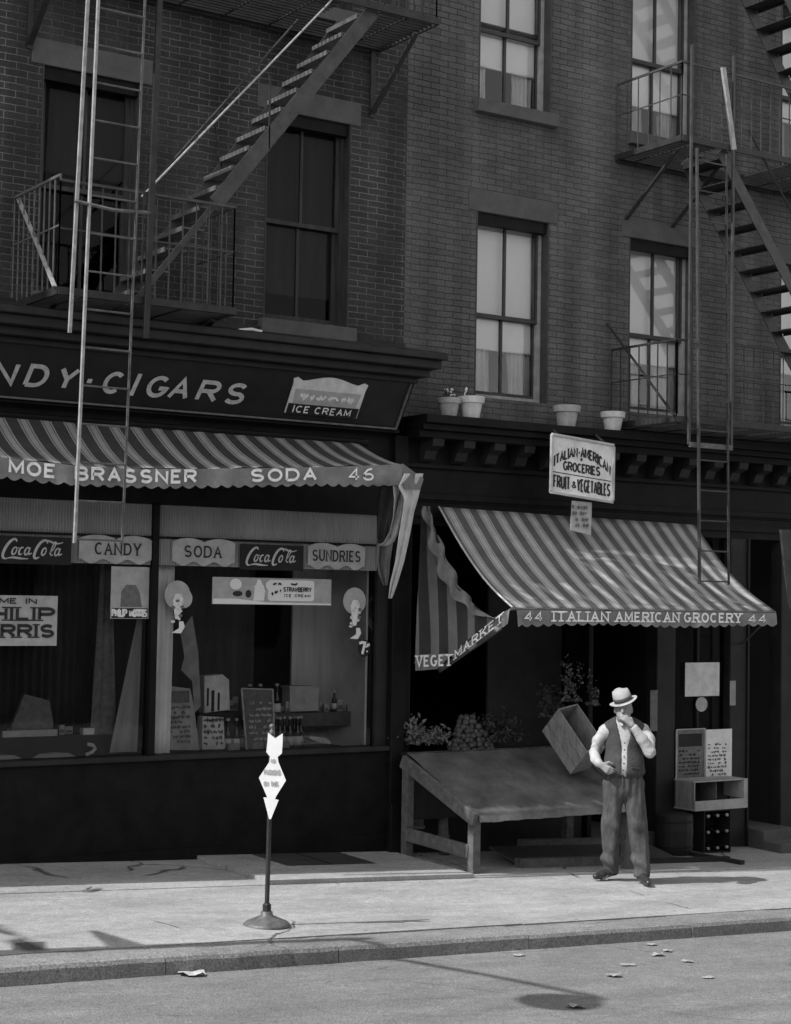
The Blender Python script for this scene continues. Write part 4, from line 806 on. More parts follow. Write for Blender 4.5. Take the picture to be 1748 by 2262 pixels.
q = MB(); q.tube([(.55, YB+.005, 2.333), (3.9, YB+.005, 2.333)], .014, 8); q.tube([(.55, YB, 2.333), (.30, -.02, 1.80)], .011, 6); q.tube([(3.9, YB, 2.333), (4.6, -.05, 1.98)], .011, 6); q.build('frame_bar', 'iron_worn', aw2)
q = MB(); n = 300; r4 = [[], [], [], []]
for j in range(n+1):
    x = .60+(3.91-.60)*j/n; ed = max(0, (.85-x)/.25); wv = .010*math.sin(x*8)+.006*math.sin(x*19)
    zt = 2.325; zb = 2.205-.01*math.sin(x*3)+.0*ed
    r4[0].append((x, YB-.008, zt)); r4[1].append((x, YB-.012+wv*.5, zt-.06)); r4[2].append((x, YB-.012+wv, zb)); r4[3].append((x, YB-.012+wv*1.3, zb-.026*abs(math.sin(math.pi*x/.13))))
q.grid(r4[::-1]); va2 = q.build('valance', 'canvas_band', aw2, smooth=True)
for s_, pa, pb, h in (('44', 1157, 1194, .09), ('ITALIAN', 1219, 1340, .098), ('AMERICAN', 1358, 1496, .098), ('GROCERY', 1509, 1633, .098), ('44', 1651, 1688, .085)):
    L = MB(); xa, xb = atx(pa, 1368, YB), atx(pb, 1368, YB); text(L, s_, (xa, YB-.024, 2.222), (1, 0, 0), (0, 0, 1), (0, -1, 0), h, xb-xa, stroke=.19, serif=.14, gap=.32); L.build('lettering', 'letter_white', va2)
# side curtain of the awning, drooping from the wall to the front corner
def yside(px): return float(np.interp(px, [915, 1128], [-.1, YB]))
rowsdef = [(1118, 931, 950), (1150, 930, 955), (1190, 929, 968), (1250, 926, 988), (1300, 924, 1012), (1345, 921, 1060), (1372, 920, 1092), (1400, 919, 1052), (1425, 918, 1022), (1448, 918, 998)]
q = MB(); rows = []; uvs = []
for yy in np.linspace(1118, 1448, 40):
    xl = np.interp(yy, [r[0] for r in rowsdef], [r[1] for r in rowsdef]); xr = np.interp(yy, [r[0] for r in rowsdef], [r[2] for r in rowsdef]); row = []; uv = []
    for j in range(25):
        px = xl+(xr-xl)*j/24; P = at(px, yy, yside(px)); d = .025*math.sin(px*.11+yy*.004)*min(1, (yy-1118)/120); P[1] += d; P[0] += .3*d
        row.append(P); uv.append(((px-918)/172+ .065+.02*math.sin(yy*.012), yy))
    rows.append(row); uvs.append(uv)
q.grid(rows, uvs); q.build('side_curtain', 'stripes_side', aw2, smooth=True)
q = MB(); rows = []
for i in range(60):     # ruffled hem along the curtain's free edge
    t = i/59; px = np.interp(t, [0, .3, .55, .8, 1], [938, 968, 1000, 1045, 1100]); py = np.interp(t, [0, .3, .55, .8, 1], [1118, 1215, 1290, 1345, 1372]); wd = (10+22*math.sin(math.pi*t)+9*math.sin(t*31))*(1 if t < .9 else .6)
    rows.append([at(px-wd*.5+wd*k/5, py+wd*.30*(1 if k < 3 else .2)-4+5*k*.2, yside(px)-.05-.04*math.sin(t*34+k*1.1)) for k in range(6)])
q.grid(rows); q.build('ruffle', 'canvas_band', aw2, smooth=True, solid=.004)
def strip(mb, A, Bp, n=16, am=.0):
    rows = [[], []]
    for i in range(n+1):
        t = i/n
        for k, (p, r) in enumerate((A, Bp)):
            px = p[0]+(r[0]-p[0])*t; py = p[1]+(r[1]-p[1])*t; rows[k].append(at(px, py, yside(px)-.012+am*math.sin(t*14)))
    mb.grid(rows[::-1])
q = MB(); strip(q, ((917, 1446), (1000, 1443)), ((918, 1482), (968, 1478)), am=.01); sv = q.build('side_valance', 'canvas_band', aw2, smooth=True)
q = MB(); strip(q, ((998, 1446), (1126, 1346)), ((1003, 1462), (1122, 1378)), am=.008); q.build('side_valance', 'canvas_band', aw2, smooth=True)
q = MB(); strip(q, ((968, 1476), (1110, 1382)), ((972, 1486), (1108, 1392)), am=.01); q.build('rolled_hem', 'canvas_dark', aw2, smooth=True, solid=.02)
def px_text(mb, s, p0, p1, hpx, st=.18, serif=.12, gap=.3):
    A = at(*p0, yside(p0[0])-.03); Bq = at(*p1, yside(p1[0])-.03); C_ = at(p0[0], p0[1]-hpx, yside(p0[0])-.03); ux = Bq-A; wd = np.linalg.norm(ux); ux /= wd; uz = C_-A; h = np.linalg.norm(uz); uz /= h; n3 = np.cross(ux, uz); n3 = n3 if n3@(CAM-A) > 0 else -n3
    text(mb, s, A, ux, uz, n3, h, wd, stroke=st, serif=serif, gap=gap)
q = MB(); px_text(q, 'VEGET', (921, 1474), (998, 1471), 26); px_text(q, 'MARKET', (1006, 1456), (1110, 1374), 20); q.build('lettering', 'letter_white', sv)
# hanging enamel sign with the paper notice below it
hs = thing('hanging_sign', 'white framed sign lettered ITALIAN AMERICAN GROCERIES hanging above the striped awning', 'sign', (1.9, -.6, 3.4))
A = at(1219, 962, -.50); Bq = at(1356, 980, -.60); C_ = at(1217, 1084, -.50); Dq = at(1353, 1113, -.60)
uA = (Bq-A+Dq-C_)/2; wd = np.linalg.norm(uA); ux = uA/wd; uz = (A-C_+Bq-Dq)/2; ht = np.linalg.norm(uz); uz /= ht; n3 = np.cross(ux, uz); n3 /= np.linalg.norm(n3); n3 = n3 if n3[1] < 0 else -n3; O = (A+Bq+C_+Dq)/4-ux*wd/2-uz*ht/2
q = MB(); q.obox(O, ux*wd, uz*ht, -n3*.03); bd = q.build('board', 'white_dirty', hs)
q = MB()
for a, e in ((O, O+ux*wd), (O+uz*ht, O+ux*wd+uz*ht)): q.bar(a+n3*.004, e+n3*.004, .03, .022)
for a, e in ((O+uz*.016, O+uz*(ht-.016)), (O+ux*wd+uz*.016, O+ux*wd+uz*(ht-.016))): q.bar(a+n3*.004, e+n3*.004, .022, .03, up=n3)
q.build('frame', 'paper_grey', bd)
q = MB(); ribbon(q, [(.02, .205), (wd-.02, .205)], .009, lambda p: O+ux*p[0]+uz*p[1], n3, .002)
text(q, 'GROCERIES', O+ux*wd*.2+uz*.235, ux, uz, n3, .095, wd*.58, stroke=.2, gap=.22); text(q, 'FRUIT', O+ux*.035+uz*.05, ux, uz, n3, .13, wd*.25, stroke=.15, gap=.3); text(q, '&', O+ux*wd*.34+uz*.075, ux, uz, n3, .07, wd*.06, stroke=.2); text(q, 'VEGETABLES', O+ux*wd*.43+uz*.05, ux, uz, n3, .13, wd*.52, stroke=.15, gap=.3)
text(q, 'ITALIAN-AMERICAN', O+ux*.035+uz*.26, ux, uz, n3, .105, wd-.07, stroke=.19, gap=.25, curve=lambda u: .125*(1-((u-(wd-.07)/2)/((wd-.07)/2))**2))
disc_c = O+ux*wd*.48+uz*.37; q.poly([disc_c+n3*.002+ux*.014*math.cos(t)+uz*.016*math.sin(t) for t in np.linspace(0, 2*math.pi, 11)[:-1]], n3*.002); q.build('lettering', 'letter_dark', bd)
for f in (.12, .88): q = MB(); q.bar(O+ux*wd*f+uz*ht-n3*.01, O+ux*wd*f+uz*ht-n3*.01+np.array([0, .15, .10]), .016); q.build('hanger', 'iron', hs)
pn = thing('paper_notice', 'grey paper notice hanging under the framed grocery sign', 'notice', (1.98, -.46, 3.1))
P = [at(1264, 1106, -.52), at(1308, 1110, -.52), at(1306, 1182, -.55), at(1260, 1171, -.55)]; q = MB(); q.poly(P, (0, .004, 0)); s_ = q.build('sheet', 'paper_grey', pn)
q = MB(); px = at(1268, 1175, -.56); scribble(q, P[3]+np.array([.03, -.012, .02]), (1, 0, 0), (0, .1, 1), (0, -1, 0), .19, .24, 4, .35, 41); q.build('writing', 'letter_mid', s_)
# flower pots on the cornice
def flower_pot(label, x, y, r, h, m, tilt=0.):
    t_ = thing('flower_pot', label, 'flower pot', (x, y, 4.141), 'flower pots on the grocery cornice')
    q = MB(); q.lathe([(r*.68, 0), (r*.9, h*.70), (r*1.06, h*.70), (r*1.12, h*.98), (r*1.05, h), (r*.97, h*.97), (r*.9, h*.86)], (0, 0, 0), 24); q.build('pot', m, t_, world=False, smooth=False)
    q = MB(); q.lathe([(0, h*.85), (r*.92, h*.87)], (0, 0, 0), 16); q.build('soil', 'soil', t_, world=False)
    return t_
def px_pot(label, pc, wpx, m, y=-.28, h=None):
    x0, x1 = atx(pc-wpx/2, 925, y), atx(pc+wpx/2, 925, y); r = (x1-x0)/2/1.15; return flower_pot(label, (x0+x1)/2, y, r, h or r*1.7, m)
fp1 = px_pot('terracotta flower pot with small white blossoms, leftmost on the cornice', 992, 46, 'terracotta'); fp2 = px_pot('pale flower pot touching the one with white blossoms', 1040, 52, 'terracotta_pale', -.31); px_pot('flower pot with a bright rim directly above the hanging sign', 1252, 50, 'terracotta'); px_pot('flower pot standing alone between the sign and the fire escape', 1354, 44, 'terracotta_pale')
q = MB(); rr = random.Random(3); z = .2
for i in range(9):
    x, y = rr.uniform(-.06, .06), rr.uniform(-.04, .04); q.tube([(x*.5, y*.5, .16), (x, y, .17+rr.uniform(.05, .12))], .004, 5)
q.build('stems', 'leaf', fp1, world=False)
q = MB()
for i in range(16): q.lathe([(0, -.012), (.016, 0), (0, .012)], (rr.uniform(-.07, .05), rr.uniform(-.04, .04), rr.uniform(.2, .27)), 6)
q.build('blossoms', 'petal', fp1, world=False)
q = MB(); q.tube([(-.06, 0, .17), (-.075, 0, .23), (-.06, -.02, .29)], .006, 5); q.lathe([(0, -.03), (.015, 0), (0, .03)], (-.065, -.01, .27), 6); q.build('shoot', 'petal', fp2, world=False)
# ------------------------------------------------------------------ produce stand and goods
st = thing('produce_stand', 'empty sloping produce stand covered with dull sheet metal on wooden legs', 'stand', (1.3, -.7, 0))
XL, XRt = .06, 2.06; zb, zf, yb, yf = .93, .45, -.22, -1.2
def legs(x, y, zt, w=.085):
    q = MB(); q.box(x, x+w, y, y+w, gz(x, y), zt); return q
legs(.045, -.30, .90).build('leg', 'timber', st, bevel=.006); legs(.16, -1.19, .475).build('leg', 'timber', st, bevel=.006); legs(XRt-.1, -.30, .9).build('leg', 'timber', st); legs(XRt-.1, -1.19, .46).build('leg', 'timber', st)
xo = lambda y: .06+(.17-.06)*(y-yb)/(yf-yb)
q = MB(); q.bar((xo(yb)-.01, yb-.0, .90), (xo(yf)-.01, yf-.02, .465), .05, .12, up=(0, 0, 1)); q.build('side_rail', 'timber', st, bevel=.005)
q = MB(); q.bar((.05, -.3, .235), (.17, -1.12, .175), .04, .12); q.build('side_rail', 'timber', st, bevel=.005)
q = MB(); q.bar((XRt, yb, .90), (XRt, yf-.02, .465), .05, .12); q.build('side_rail', 'timber', st)
q = MB(); n, m = 60, 24; rows = []
for k in range(m+1):
    t = k/m; y = yb+(yf-yb)*t; rows.append([(xo(y)+.03+(XRt-xo(y)-.05)*j/n, y, .975+(.50-.975)*t+.004*math.sin(j*.35+k*.5)*math.sin(k*.42)+rng.normal(0, .0012)+(.007*math.exp(-((t-.93)/.05)**2)*math.sin(j*.9+2*math.sin(j*.37)))) for j in range(n+1)])
lip = [(p[0], yf-.035, p[2]-.06+.002*math.sin(i*.8)) for i, p in enumerate(rows[-1])]; mid = [(p[0], yf-.02, p[2]-.008) for p in rows[-1]]
q.grid([lip, mid]+rows[::-1]); q.build('metal_top', 'tin', st, smooth=True)
q = MB(); q.box(.1, XRt, -.24, -.2, .35, .97); q.box(.1, XRt, -.199, -.06, .93, .968); q.build('back_board', 'dark_wood', st)
q = MB(); P = [at(p[0], p[1], -.14) for p in ((925, 1830), (925, 1800), (932, 1780), (950, 1770), (968, 1778), (978, 1800), (980, 1850), (982, 1890))]; q.tube(P, .05, 12); vp = thing('vent_pipe', 'bent vent pipe rising from the pavement behind the produce stand', 'pipe', P[-1]); q.build('pipe', 'pipe', vp, smooth=True)
for Pc in (P[0], P[6]):
    q = MB(); q.lathe([(.06, 0), (.06, .03)], Pc, 12); q.build('collar', 'pipe', vp)
ch = thing('cellar_hatch', 'low cellar hatch with heavy timber curbs under the produce stand', 'cellar hatch', (2.0, -.6, 0))
q = MB(); q.bar((.86, -.93, gz(.86, -.93)+.04), (2.42, -.93, gz(2.42, -.93)+.04), .09, .09); q.bar((1.3, -.40, gz(1.3, -.4)+.14), (2.9, -.40, gz(2.9, -.4)+.14), .08, .07); q.build('curb', 'timber', ch)
q = MB(); q.poly([(.9, -.88, gz(.9, -.88)+.02), (2.9, -.88, gz(2.9, -.88)+.02), (2.9, -.44, gz(2.9, -.44)+.1), (.9, -.44, gz(.9, -.44)+.1)], (0, 0, .02)); q.build('hatch_leaf', 'hatch_steel', ch)
q = MB(); q.bar((2.46, -.92, gz(2.46, -.92)+.025), (3.55, -.92, gz(3.55, -.92)+.025), .05, .05); q.bar((3.3, -.1, gz(3.3, -.1)+.02), (3.52, -1.15, gz(3.52, -1.15)+.02), .07, .04); q.build('curb', 'dark_wood', ch)
cd_ = thing('cellar_door', 'flat dark steel cellar door set in a pale concrete frame before the candy store', 'cellar door', (-1, -.35, 0))
q = MB(); q.grid([[(x, y, gz(x, y)+.0395) for x in (-1.46, -1.0, -.55)] for y in (-.72, -.35, -.09)]); q.build('door_leaf', 'hatch_steel', cd_)
q = MB(); q.grid([[(x, y, gz(x, y)+.0405) for x in (-1.02, -.995)] for y in (-.72, -.09)]); q.build('seam', 'black_paint', cd_)
# tilted crate
cr_ = thing('wooden_crate', 'slatted wooden crate tipped on its corner on the produce stand', 'crate', (2.1, -.7, .9))
b0 = at(1260, 1711, -.78); vw = lambda a, b_, c: CR*a+CU*b_-CF*c
ul = vw(-.249, .38, -.25); LL = np.linalg.norm(ul); ul /= LL; vs_ = vw(.138, .245, .236); vs_ -= ul*(vs_@ul); LH = np.linalg.norm(vs_); vs_ /= LH; w2 = np.cross(ul, vs_); w2 = w2 if w2@CF > 0 else -w2; LD = .24
for k in range(3):
    q = MB(); q.obox(b0+vs_*(LH*k/3+.004), ul*LL, vs_*(LH/3-.010), w2*.012); q.build('slat', 'crate_wood', cr_)
q = MB(); q.obox(b0+w2*.012, ul*.016, vs_*LH, w2*LD); q.build('end_board', 'crate_wood', cr_); q = MB(); q.obox(b0+ul*(LL-.016)+w2*.012, ul*.016, vs_*LH, w2*LD); q.build('end_board', 'crate_wood', cr_)
q = MB(); q.obox(b0+w2*LD, ul*LL, vs_*LH, w2*.012); q.build('back_board', 'crate_wood', cr_); q = MB(); q.obox(b0+w2*.013+ul*.017, ul*(LL-.034), vs_*.01, w2*(LD-.014)); q.build('bottom_board', 'crate_wood', cr_)
q = MB(); q.obox(b0+vs_*.02+w2*.013+ul*.017, ul*(LL-.034), vs_*.006, w2*(LD-.014)); q.build('lining', 'interior_grey', cr_)
# produce behind the stand
def leaves(name, label, cat, c, sx, sy, sz, n, m, size, seed, kind=None):
    rr = np.random.default_rng(seed); q = MB(); clumps = rr.uniform(-1, 1, (9, 3))*[1, 1, .9]; clumps = clumps[np.linalg.norm(clumps*[.9, .6, .9], axis=1) < 1.05]
    for i in range(n):
        cl = clumps[rr.integers(len(clumps))]; p = rr.normal(0, .30, 3)+cl; p = np.array(c)+p*[sx, sy, abs(sz)]; 
        if p[2] < c[2]-sz*.5: p[2] = c[2]-sz*.5+rr.random()*.02
        a = rr.normal(0, 1, 3); a /= np.linalg.norm(a); b_ = np.cross(a, rr.normal(0, 1, 3)); b_ /= np.linalg.norm(b_); s_ = size*rr.uniform(.6, 1.3)
        q.add([p-a*s_, p+b_*s_*.45+np.cross(a, b_)*s_*.2, p+a*s_, p-b_*s_*.45], [(0, 1, 2), (0, 2, 3)])
    o = q.build(name, m); return tag(o, label, cat, kind=kind)
leaves('lettuce_heap', 'heap of pale leafy greens at the left end behind the stand', 'greens', (.36, -.08, 1.10), .21, .10, .12, 620, 'leaf_pale', .03, 1, 'stuff')
leaves('dark_greens', 'mound of dark greens against the back of the stand', 'greens', (1.38, .0, 1.12), .3, .12, .16, 520, 'leaf', .032, 2, 'stuff')
leaves('cut_flowers', 'bunch of pale cut flowers standing behind the tilted crate', 'flowers', tuple(at(1265, 1525, -.15)), .09, .07, .22, 240, 'leaf_pale', .024, 4, 'stuff')
leaves('cut_flowers', 'smaller dim bunch of flowers behind the hat of the standing man', 'flowers', tuple(at(1310, 1535, -.15)), .05, .05, .20, 120, 'leaf_pale', .024, 5, 'stuff')
leaves('potted_greens', 'dark bushy greens hanging left of the cut flowers', 'greens', tuple(at(1215, 1560, .03)), .14, .08, .2, 330, 'leaf', .03, 6, 'stuff')
q = MB(); rr = random.Random(5)
for k in range(8):
    for i in range(9-k):
        for j in range(2): q.lathe([(0, -.032), (.024, -.022), (.033, 0), (.024, .022), (0, .032)], (.70+.06*(i+k/2)+rr.uniform(-.02, .02), -.12+.06*j+.012*k+rr.uniform(-.015, .015), .965+.043*k+rr.uniform(-.012, .012)), 8)
tag(q.build('fruit_pyramid', 'fruit', smooth=True), 'stacked pyramid of round fruit in the grocery window', 'fruit', kind='stuff')
q = MB(); q.box(.2, 2.4, -.05, .34, .765, .93); tag(q.build('display_ledge', 'dark_wood'), 'dark wooden ledge carrying fruit and greens behind the stand', 'ledge')
# ------------------------------------------------------------------ right hand side of the grocery
def sheet(name, label, cat, P, m, th=.004, frame=None, group=None):
    t_ = thing(name, label, cat, P[0], group); q = MB(); q.poly(P, (0, -th, 0)); s_ = q.build('sheet', m, t_)
    if frame:
        for i in range(4): q = MB(); q.bar(np.array(P[i])-[0, th+.003, 0], np.array(P[(i+1) % 4])-[0, th+.003, 0], .013, .012); q.build('frame_bar', frame, t_)
    return t_, s_
def rect(pa, pb, y):
    """upright rectangle through two pixel corners at depth y"""
    a, e = at(*pa, y), at(*pb, y); x0, x1 = sorted((a[0], e[0])); z0, z1 = sorted((a[2], e[2])); return [np.array(p) for p in ((x0, y, z0), (x1, y, z0), (x1, y, z1), (x0, y, z1))]
t_, s_ = sheet('white_card', 'blank white square card in the window right of the man', 'card', rect((1514, 1464), (1589, 1537), .012), 'white_dirty')
dt = thing('round_tag', 'round pale disc just below the blank white card', 'card', (4.03, .03, 1.33)); q = MB(); c_ = at(1550, 1556, .014); disc(q, c_[0], c_[2], .085, .078, .014, 24, -.004); q.build('disc', 'paper_grey', dt)
t_, s_ = sheet('price_poster', 'dark price poster in a pale frame beside the grocery window', 'poster', rect((1494, 1612), (1556, 1722), -.055), 'letter_mid', .006, 'paper_grey')
q = MB(); P = rect((1500, 1622), (1551, 1648), -.062); q.poly(P, (0, -.002, 0)); q.build('title_block', 'sign_black', s_); q = MB(); a = at(1500, 1715, -.062); scribble(q, (a[0], -.062, a[2]), (1, 0, 0), (0, 0, 1), (0, -1, 0), .29, .28, 7, .35, 51); q.build('writing', 'sign_black', s_)
t_, s_ = sheet('price_poster', 'pale price poster with many rows of writing, right of the dark one', 'poster', rect((1560, 1612), (1616, 1722), -.055), 'paper', .006)
q = MB(); a = at(1564, 1716, -.062); scribble(q, (a[0], -.062, a[2]), (1, 0, 0), (0, 0, 1), (0, -1, 0), .27, .36, 9, .38, 61); q.build('writing', 'letter_mid', s_)
t_, s_ = sheet('thermometer_strip', 'narrow pale strip fixed to the right hand pillar', 'notice', rect((1613, 1504), (1625, 1558), -.055), 'card')
t_, s_ = sheet('paper_strip', 'tall dim paper strip on the doorway pillar behind the man', 'notice', rect((1437, 1525), (1452, 1615), -.052), 'letter_mid')
bx = thing('wooden_box', 'shallow open wooden box resting on top of the bottle crate', 'box', (4.2, -.3, .3))
P = rect((1537, 1727), (1652, 1784), -.42); x0, x1, z0, z1 = P[0][0], P[1][0], P[0][2], P[2][2]
q = MB(); q.box(x0, x1, -.42, -.10, z0, z0+.018); q.build('bottom_board', 'crate_wood_pale', bx); q = MB(); q.box(x0, x1, -.42, -.40, z0+.0185, z0+.10); q.build('front_board', 'crate_wood_pale', bx)
q = MB(); q.box(x1-.055, x1, -.4195, -.12, z0+.102, z1); q.build('end_board', 'crate_wood_pale', bx); q = MB(); q.box(x0, x0+.018, -.399, -.12, z0+.019, z1-.015); q.build('end_board', 'crate_wood', bx)
q = MB(); q.box(x0, x1-.057, -.40, -.10, z1-.014, z1); q.build('top_rim', 'crate_wood_pale', bx)
q = MB(); q.box(x0, x1, -.119, -.10, z0+.019, z1-.015); q.build('back_board', 'interior_grey', bx); q = MB(); q.box((x0+x1)/2-.03, (x0+x1)/2-.015, -.36, -.12, z0+.02, z1-.016); q.build('divider', 'timber', bx)
bc = thing('bottle_crate', 'dark bottle crate standing on end below the shallow wooden box', 'crate', (4.1, -.3, 0))
P = rect((1553, 1787), (1612, 1868), -.38); cx0, cx1 = P[0][0], P[1][0]; gz0 = gz(4.1, -.35); cz1 = z0-.003
q = MB(); q.box(cx0, cx0+.015, -.40, -.14, gz0, cz1); q.box(cx1-.015, cx1, -.40, -.14, gz0, cz1); q.box(cx0+.015, cx1-.015, -.40, -.14, gz0, gz0+.015); q.box(cx0+.015, cx1-.015, -.40, -.14, cz1-.015, cz1); q.box(cx0+.015, cx1-.015, -.155, -.14, gz0+.015, cz1-.015); q.build('case', 'dark_wood', bc)
k = 0
for i in range(3):
    for j in range(3):
        q = MB(); X = cx0+.06+(cx1-cx0-.12)*i/2; Z = gz0+.06+(cz1-gz0-.12)*j/2; q.lathe([(.034, 0), (.034, .14), (.014, .20), (.012, .235)], (X, -.17, Z), 10, ax=(0, -1, 0)); bo = q.build('bottle', 'bottle', bc, smooth=True); q = MB(); q.lathe([(.016, .222), (.016, .240), (0, .243)], (X, -.17, Z), 10, ax=(0, -1, 0)); q.build('cap', 'card', bo)
bn = thing('waste_barrel', 'dim round barrel standing in the grocery doorway behind the man', 'barrel', (3.28, -.3, 0))
q = MB(); q.lathe([(.16, 0), (.19, .06), (.20, .25), (.19, .40), (.18, .41)], (3.27, -.42, gz(3.27, -.42)), 20); q.build('barrel', 'dark_wood', bn)
for z in (.08, .33):
    q = MB(); q.lathe([(.198, 0), (.203, .02)], (3.27, -.42, gz(3.27, -.42)+z), 20); q.build('hoop', 'dark_wood', bn)
nc = thing('hanging_curtain', 'pale edge of a neighbouring shop curtain at the right margin', 'curtain', (4.7, -.6, 2.4)); q = MB(); cloth(q, [(1722, 1765, 1170, -.6, -.6), (1728, 1765, 1230, -.6, -.6), (1738, 1765, 1310, -.6, -.6), (1745, 1765, 1345, -.6, -.6)], .02, 2); q.build('cloth', 'canvas_dark', nc, smooth=True)
# ------------------------------------------------------------------ no parking stand on the kerb side
ns = thing('parking_sign', 'white arrow shaped no parking sign on a dark round foot by the kerb', 'sign', (-2.9, -2.92, gz(-2.9, -2.92)))
q = MB(); q.lathe([(.165, 0), (.168, .012), (.15, .03), (.09, .055), (.045, .075), (.04, .10), (.03, .105)], (0, 0, 0), 28); q.build('foot', 'iron_worn', ns, world=False, smooth=True)
q = MB(); q.tube([(0, 0, .1), (.010, 0, 1.33)], .017, 10); q.lathe([(.03, 0), (.03, .05), (.02, .06)], (0, 0, .10), 12); q.build('pole', 'iron', ns, world=False)
q = MB(); q.lathe([(0, 0), (.016, .006), (.02, .025), (.014, .042), (.007, .05), (.018, .065), (.018, .08), (0, .09)], (.012, 0, 1.325), 12); q.build('finial', 'iron_worn', ns, world=False, smooth=True)
fx = CR.copy(); fx[2] = 0; fx /= np.linalg.norm(fx); fnn = np.array([-CF[0], -CF[1], 0]); fnn /= np.linalg.norm(fnn)
o_s = np.array([-2.9, -2.92, 0])
def sp(px, py, off=.028): 
    P = at(px, py, -2.92); d = P-o_s; return o_s+fx*(d@fx*1.0)+np.array([0, 0, P[2]])+fnn*off
def spx(px, py, off=.028):
    return np.array([-2.9, -2.92, 0])+fx*((px-590.5)/308.)+np.array([0, 0, .107+(2046-py)/306.])+fnn*off
plate = [(586, 1633), (585, 1655), (583, 1675), (591, 1684), (590, 1696), (568, 1730), (584, 1765), (587, 1772), (579, 1772), (592, 1818), (596, 1818), (612, 1777), (604, 1775), (607, 1768), (627, 1735), (610, 1696), (608, 1685), (617, 1677), (618, 1655), (618, 1634), (602, 1645)]
q = MB(); q.poly([spx(*p) for p in plate], -fnn*.004); pl = q.build('plate', 'white', ns)
q = MB()
def ptxt(s, px, py, wpx, hpx, st=.2): text(q, s, spx(px, py, .029), fx, (0, 0, 1), fnn, hpx/306., wpx/308., stroke=st, gap=.22)
ptxt('NO', 594, 1698, 8, 9, .3); ptxt('PARKING', 580, 1724, 34, 12, .22); ptxt('ON THIS', 580, 1748, 30, 11, .2); q.build('lettering', 'letter_faint', pl)
# litter on the road
def road_z(x, y):
    dy = kerb_y(x)+.02-y; return gz(x, kerb_y(x))-.115+np.interp(dy, [0, 1.2, 3, 5], [0, .0144, .036, .06])
C0 = at(1090, 2165, -4.8)
def on_road(px, py):
    lo, hi = -13., -3.5
    for _ in range(50):
        m_ = (lo+hi)/2; P = at(px, py, m_)
        if P[2] > road_z(P[0], m_): lo = m_
        else: hi = m_
    return at(px, py, (lo+hi)/2)
for i, (px, py, r, m, lb, th) in enumerate(((1356, 2158, .055, 'litter', 'flat white litter scrap left of the others on the sunny road', .02), (1455, 2112, .055, 'litter', 'white litter scrap near the kerb, bigger of the closest pair', .02), (1476, 2103, .04, 'litter', 'small white scrap touching the nearest bigger scrap by the kerb', .015), (1440, 2088, .05, 'litter', 'thin pale scrap lying closest to the kerb', .008), (1520, 2126, .045, 'litter', 'pale scrap lying alone right of the white litter pair', .012), (1566, 2162, .04, 'litter', 'faint scrap of paper furthest right on the road', .008), (1385, 2133, .06, 'litter', 'long flat pale scrap between the white scraps', .006), (1268, 2227, .07, 'litter', 'rumpled white scrap below the lamp shadow near the bottom edge', .03), (425, 2156, .10, 'paper_grey', 'folded newspaper sheet lying against the kerb', .03), (1145, 2112, .05, 'litter', 'pale scrap by the kerb left of the white litter', .01))):
    P = on_road(px, py); rr = random.Random(i); q = MB(); n = 11; pts = []
    for k in range(n):
        t = 2*math.pi*k/n; s_ = r*rr.uniform(.6, 1.15); pts.append((P[0]+s_*1.1*math.cos(t), P[1]+s_*.9*math.sin(t), P[2]+.006+rr.uniform(0, th)-.05*s_*math.cos(t)))
    o_ = q.add(pts+[(P[0], P[1], P[2]+th*.6+.008)], [(k, (k+1) % n, n) for k in range(n)]); tag(q.build('paper_scrap', m, smooth=False), lb, 'litter', 'litter on the road')
# ------------------------------------------------------------------ street lamp left of the frame, whose shadow falls across pavement and road
lx, ly = -7.45, -3.2; lz = gz(lx, ly); LHt = 5.35
lp = thing('street_lamp', 'dark street lamp with an arm over the road, beyond the left edge', 'street lamp', (lx, ly, lz))
q = MB(); q.lathe([(.2, 0), (.2, .1), (.13, .2), (.11, .7), (.075, .8), (.06, 3), (.045, LHt)], (0, 0, 0), 14); q.build('pole', 'iron', lp, world=False)
q = MB(); q.tube([(0, 0, LHt-.2), (.02, -.25, LHt+.02), (.05, -.9, LHt+.25), (.1, -1.6, LHt+.42), (.12, -1.76, LHt+.40)], .035, 8); q.build('arm', 'iron', lp, world=False)
q = MB(); q.lathe([(.04, .5), (.06, .32), (.24, .22), (.26, .18), (.12, .02), (0, 0)], (.12, -1.74, LHt-.12), 18); q.build('lamp_head', 'iron', lp, world=False)
q = MB(); q.poly([(0, 0, 3.35), (0, 0, 3.62), (0, .55, 3.50), (0, .55, 3.46)], (.02, 0, 0)); q.build('bracket', 'iron', lp, world=False)
q = MB(); q.bar((0, 0, 2.78), (.12, .26, 2.78), .02, .2); q.build('name_plate', 'sign_black', lp, world=False)
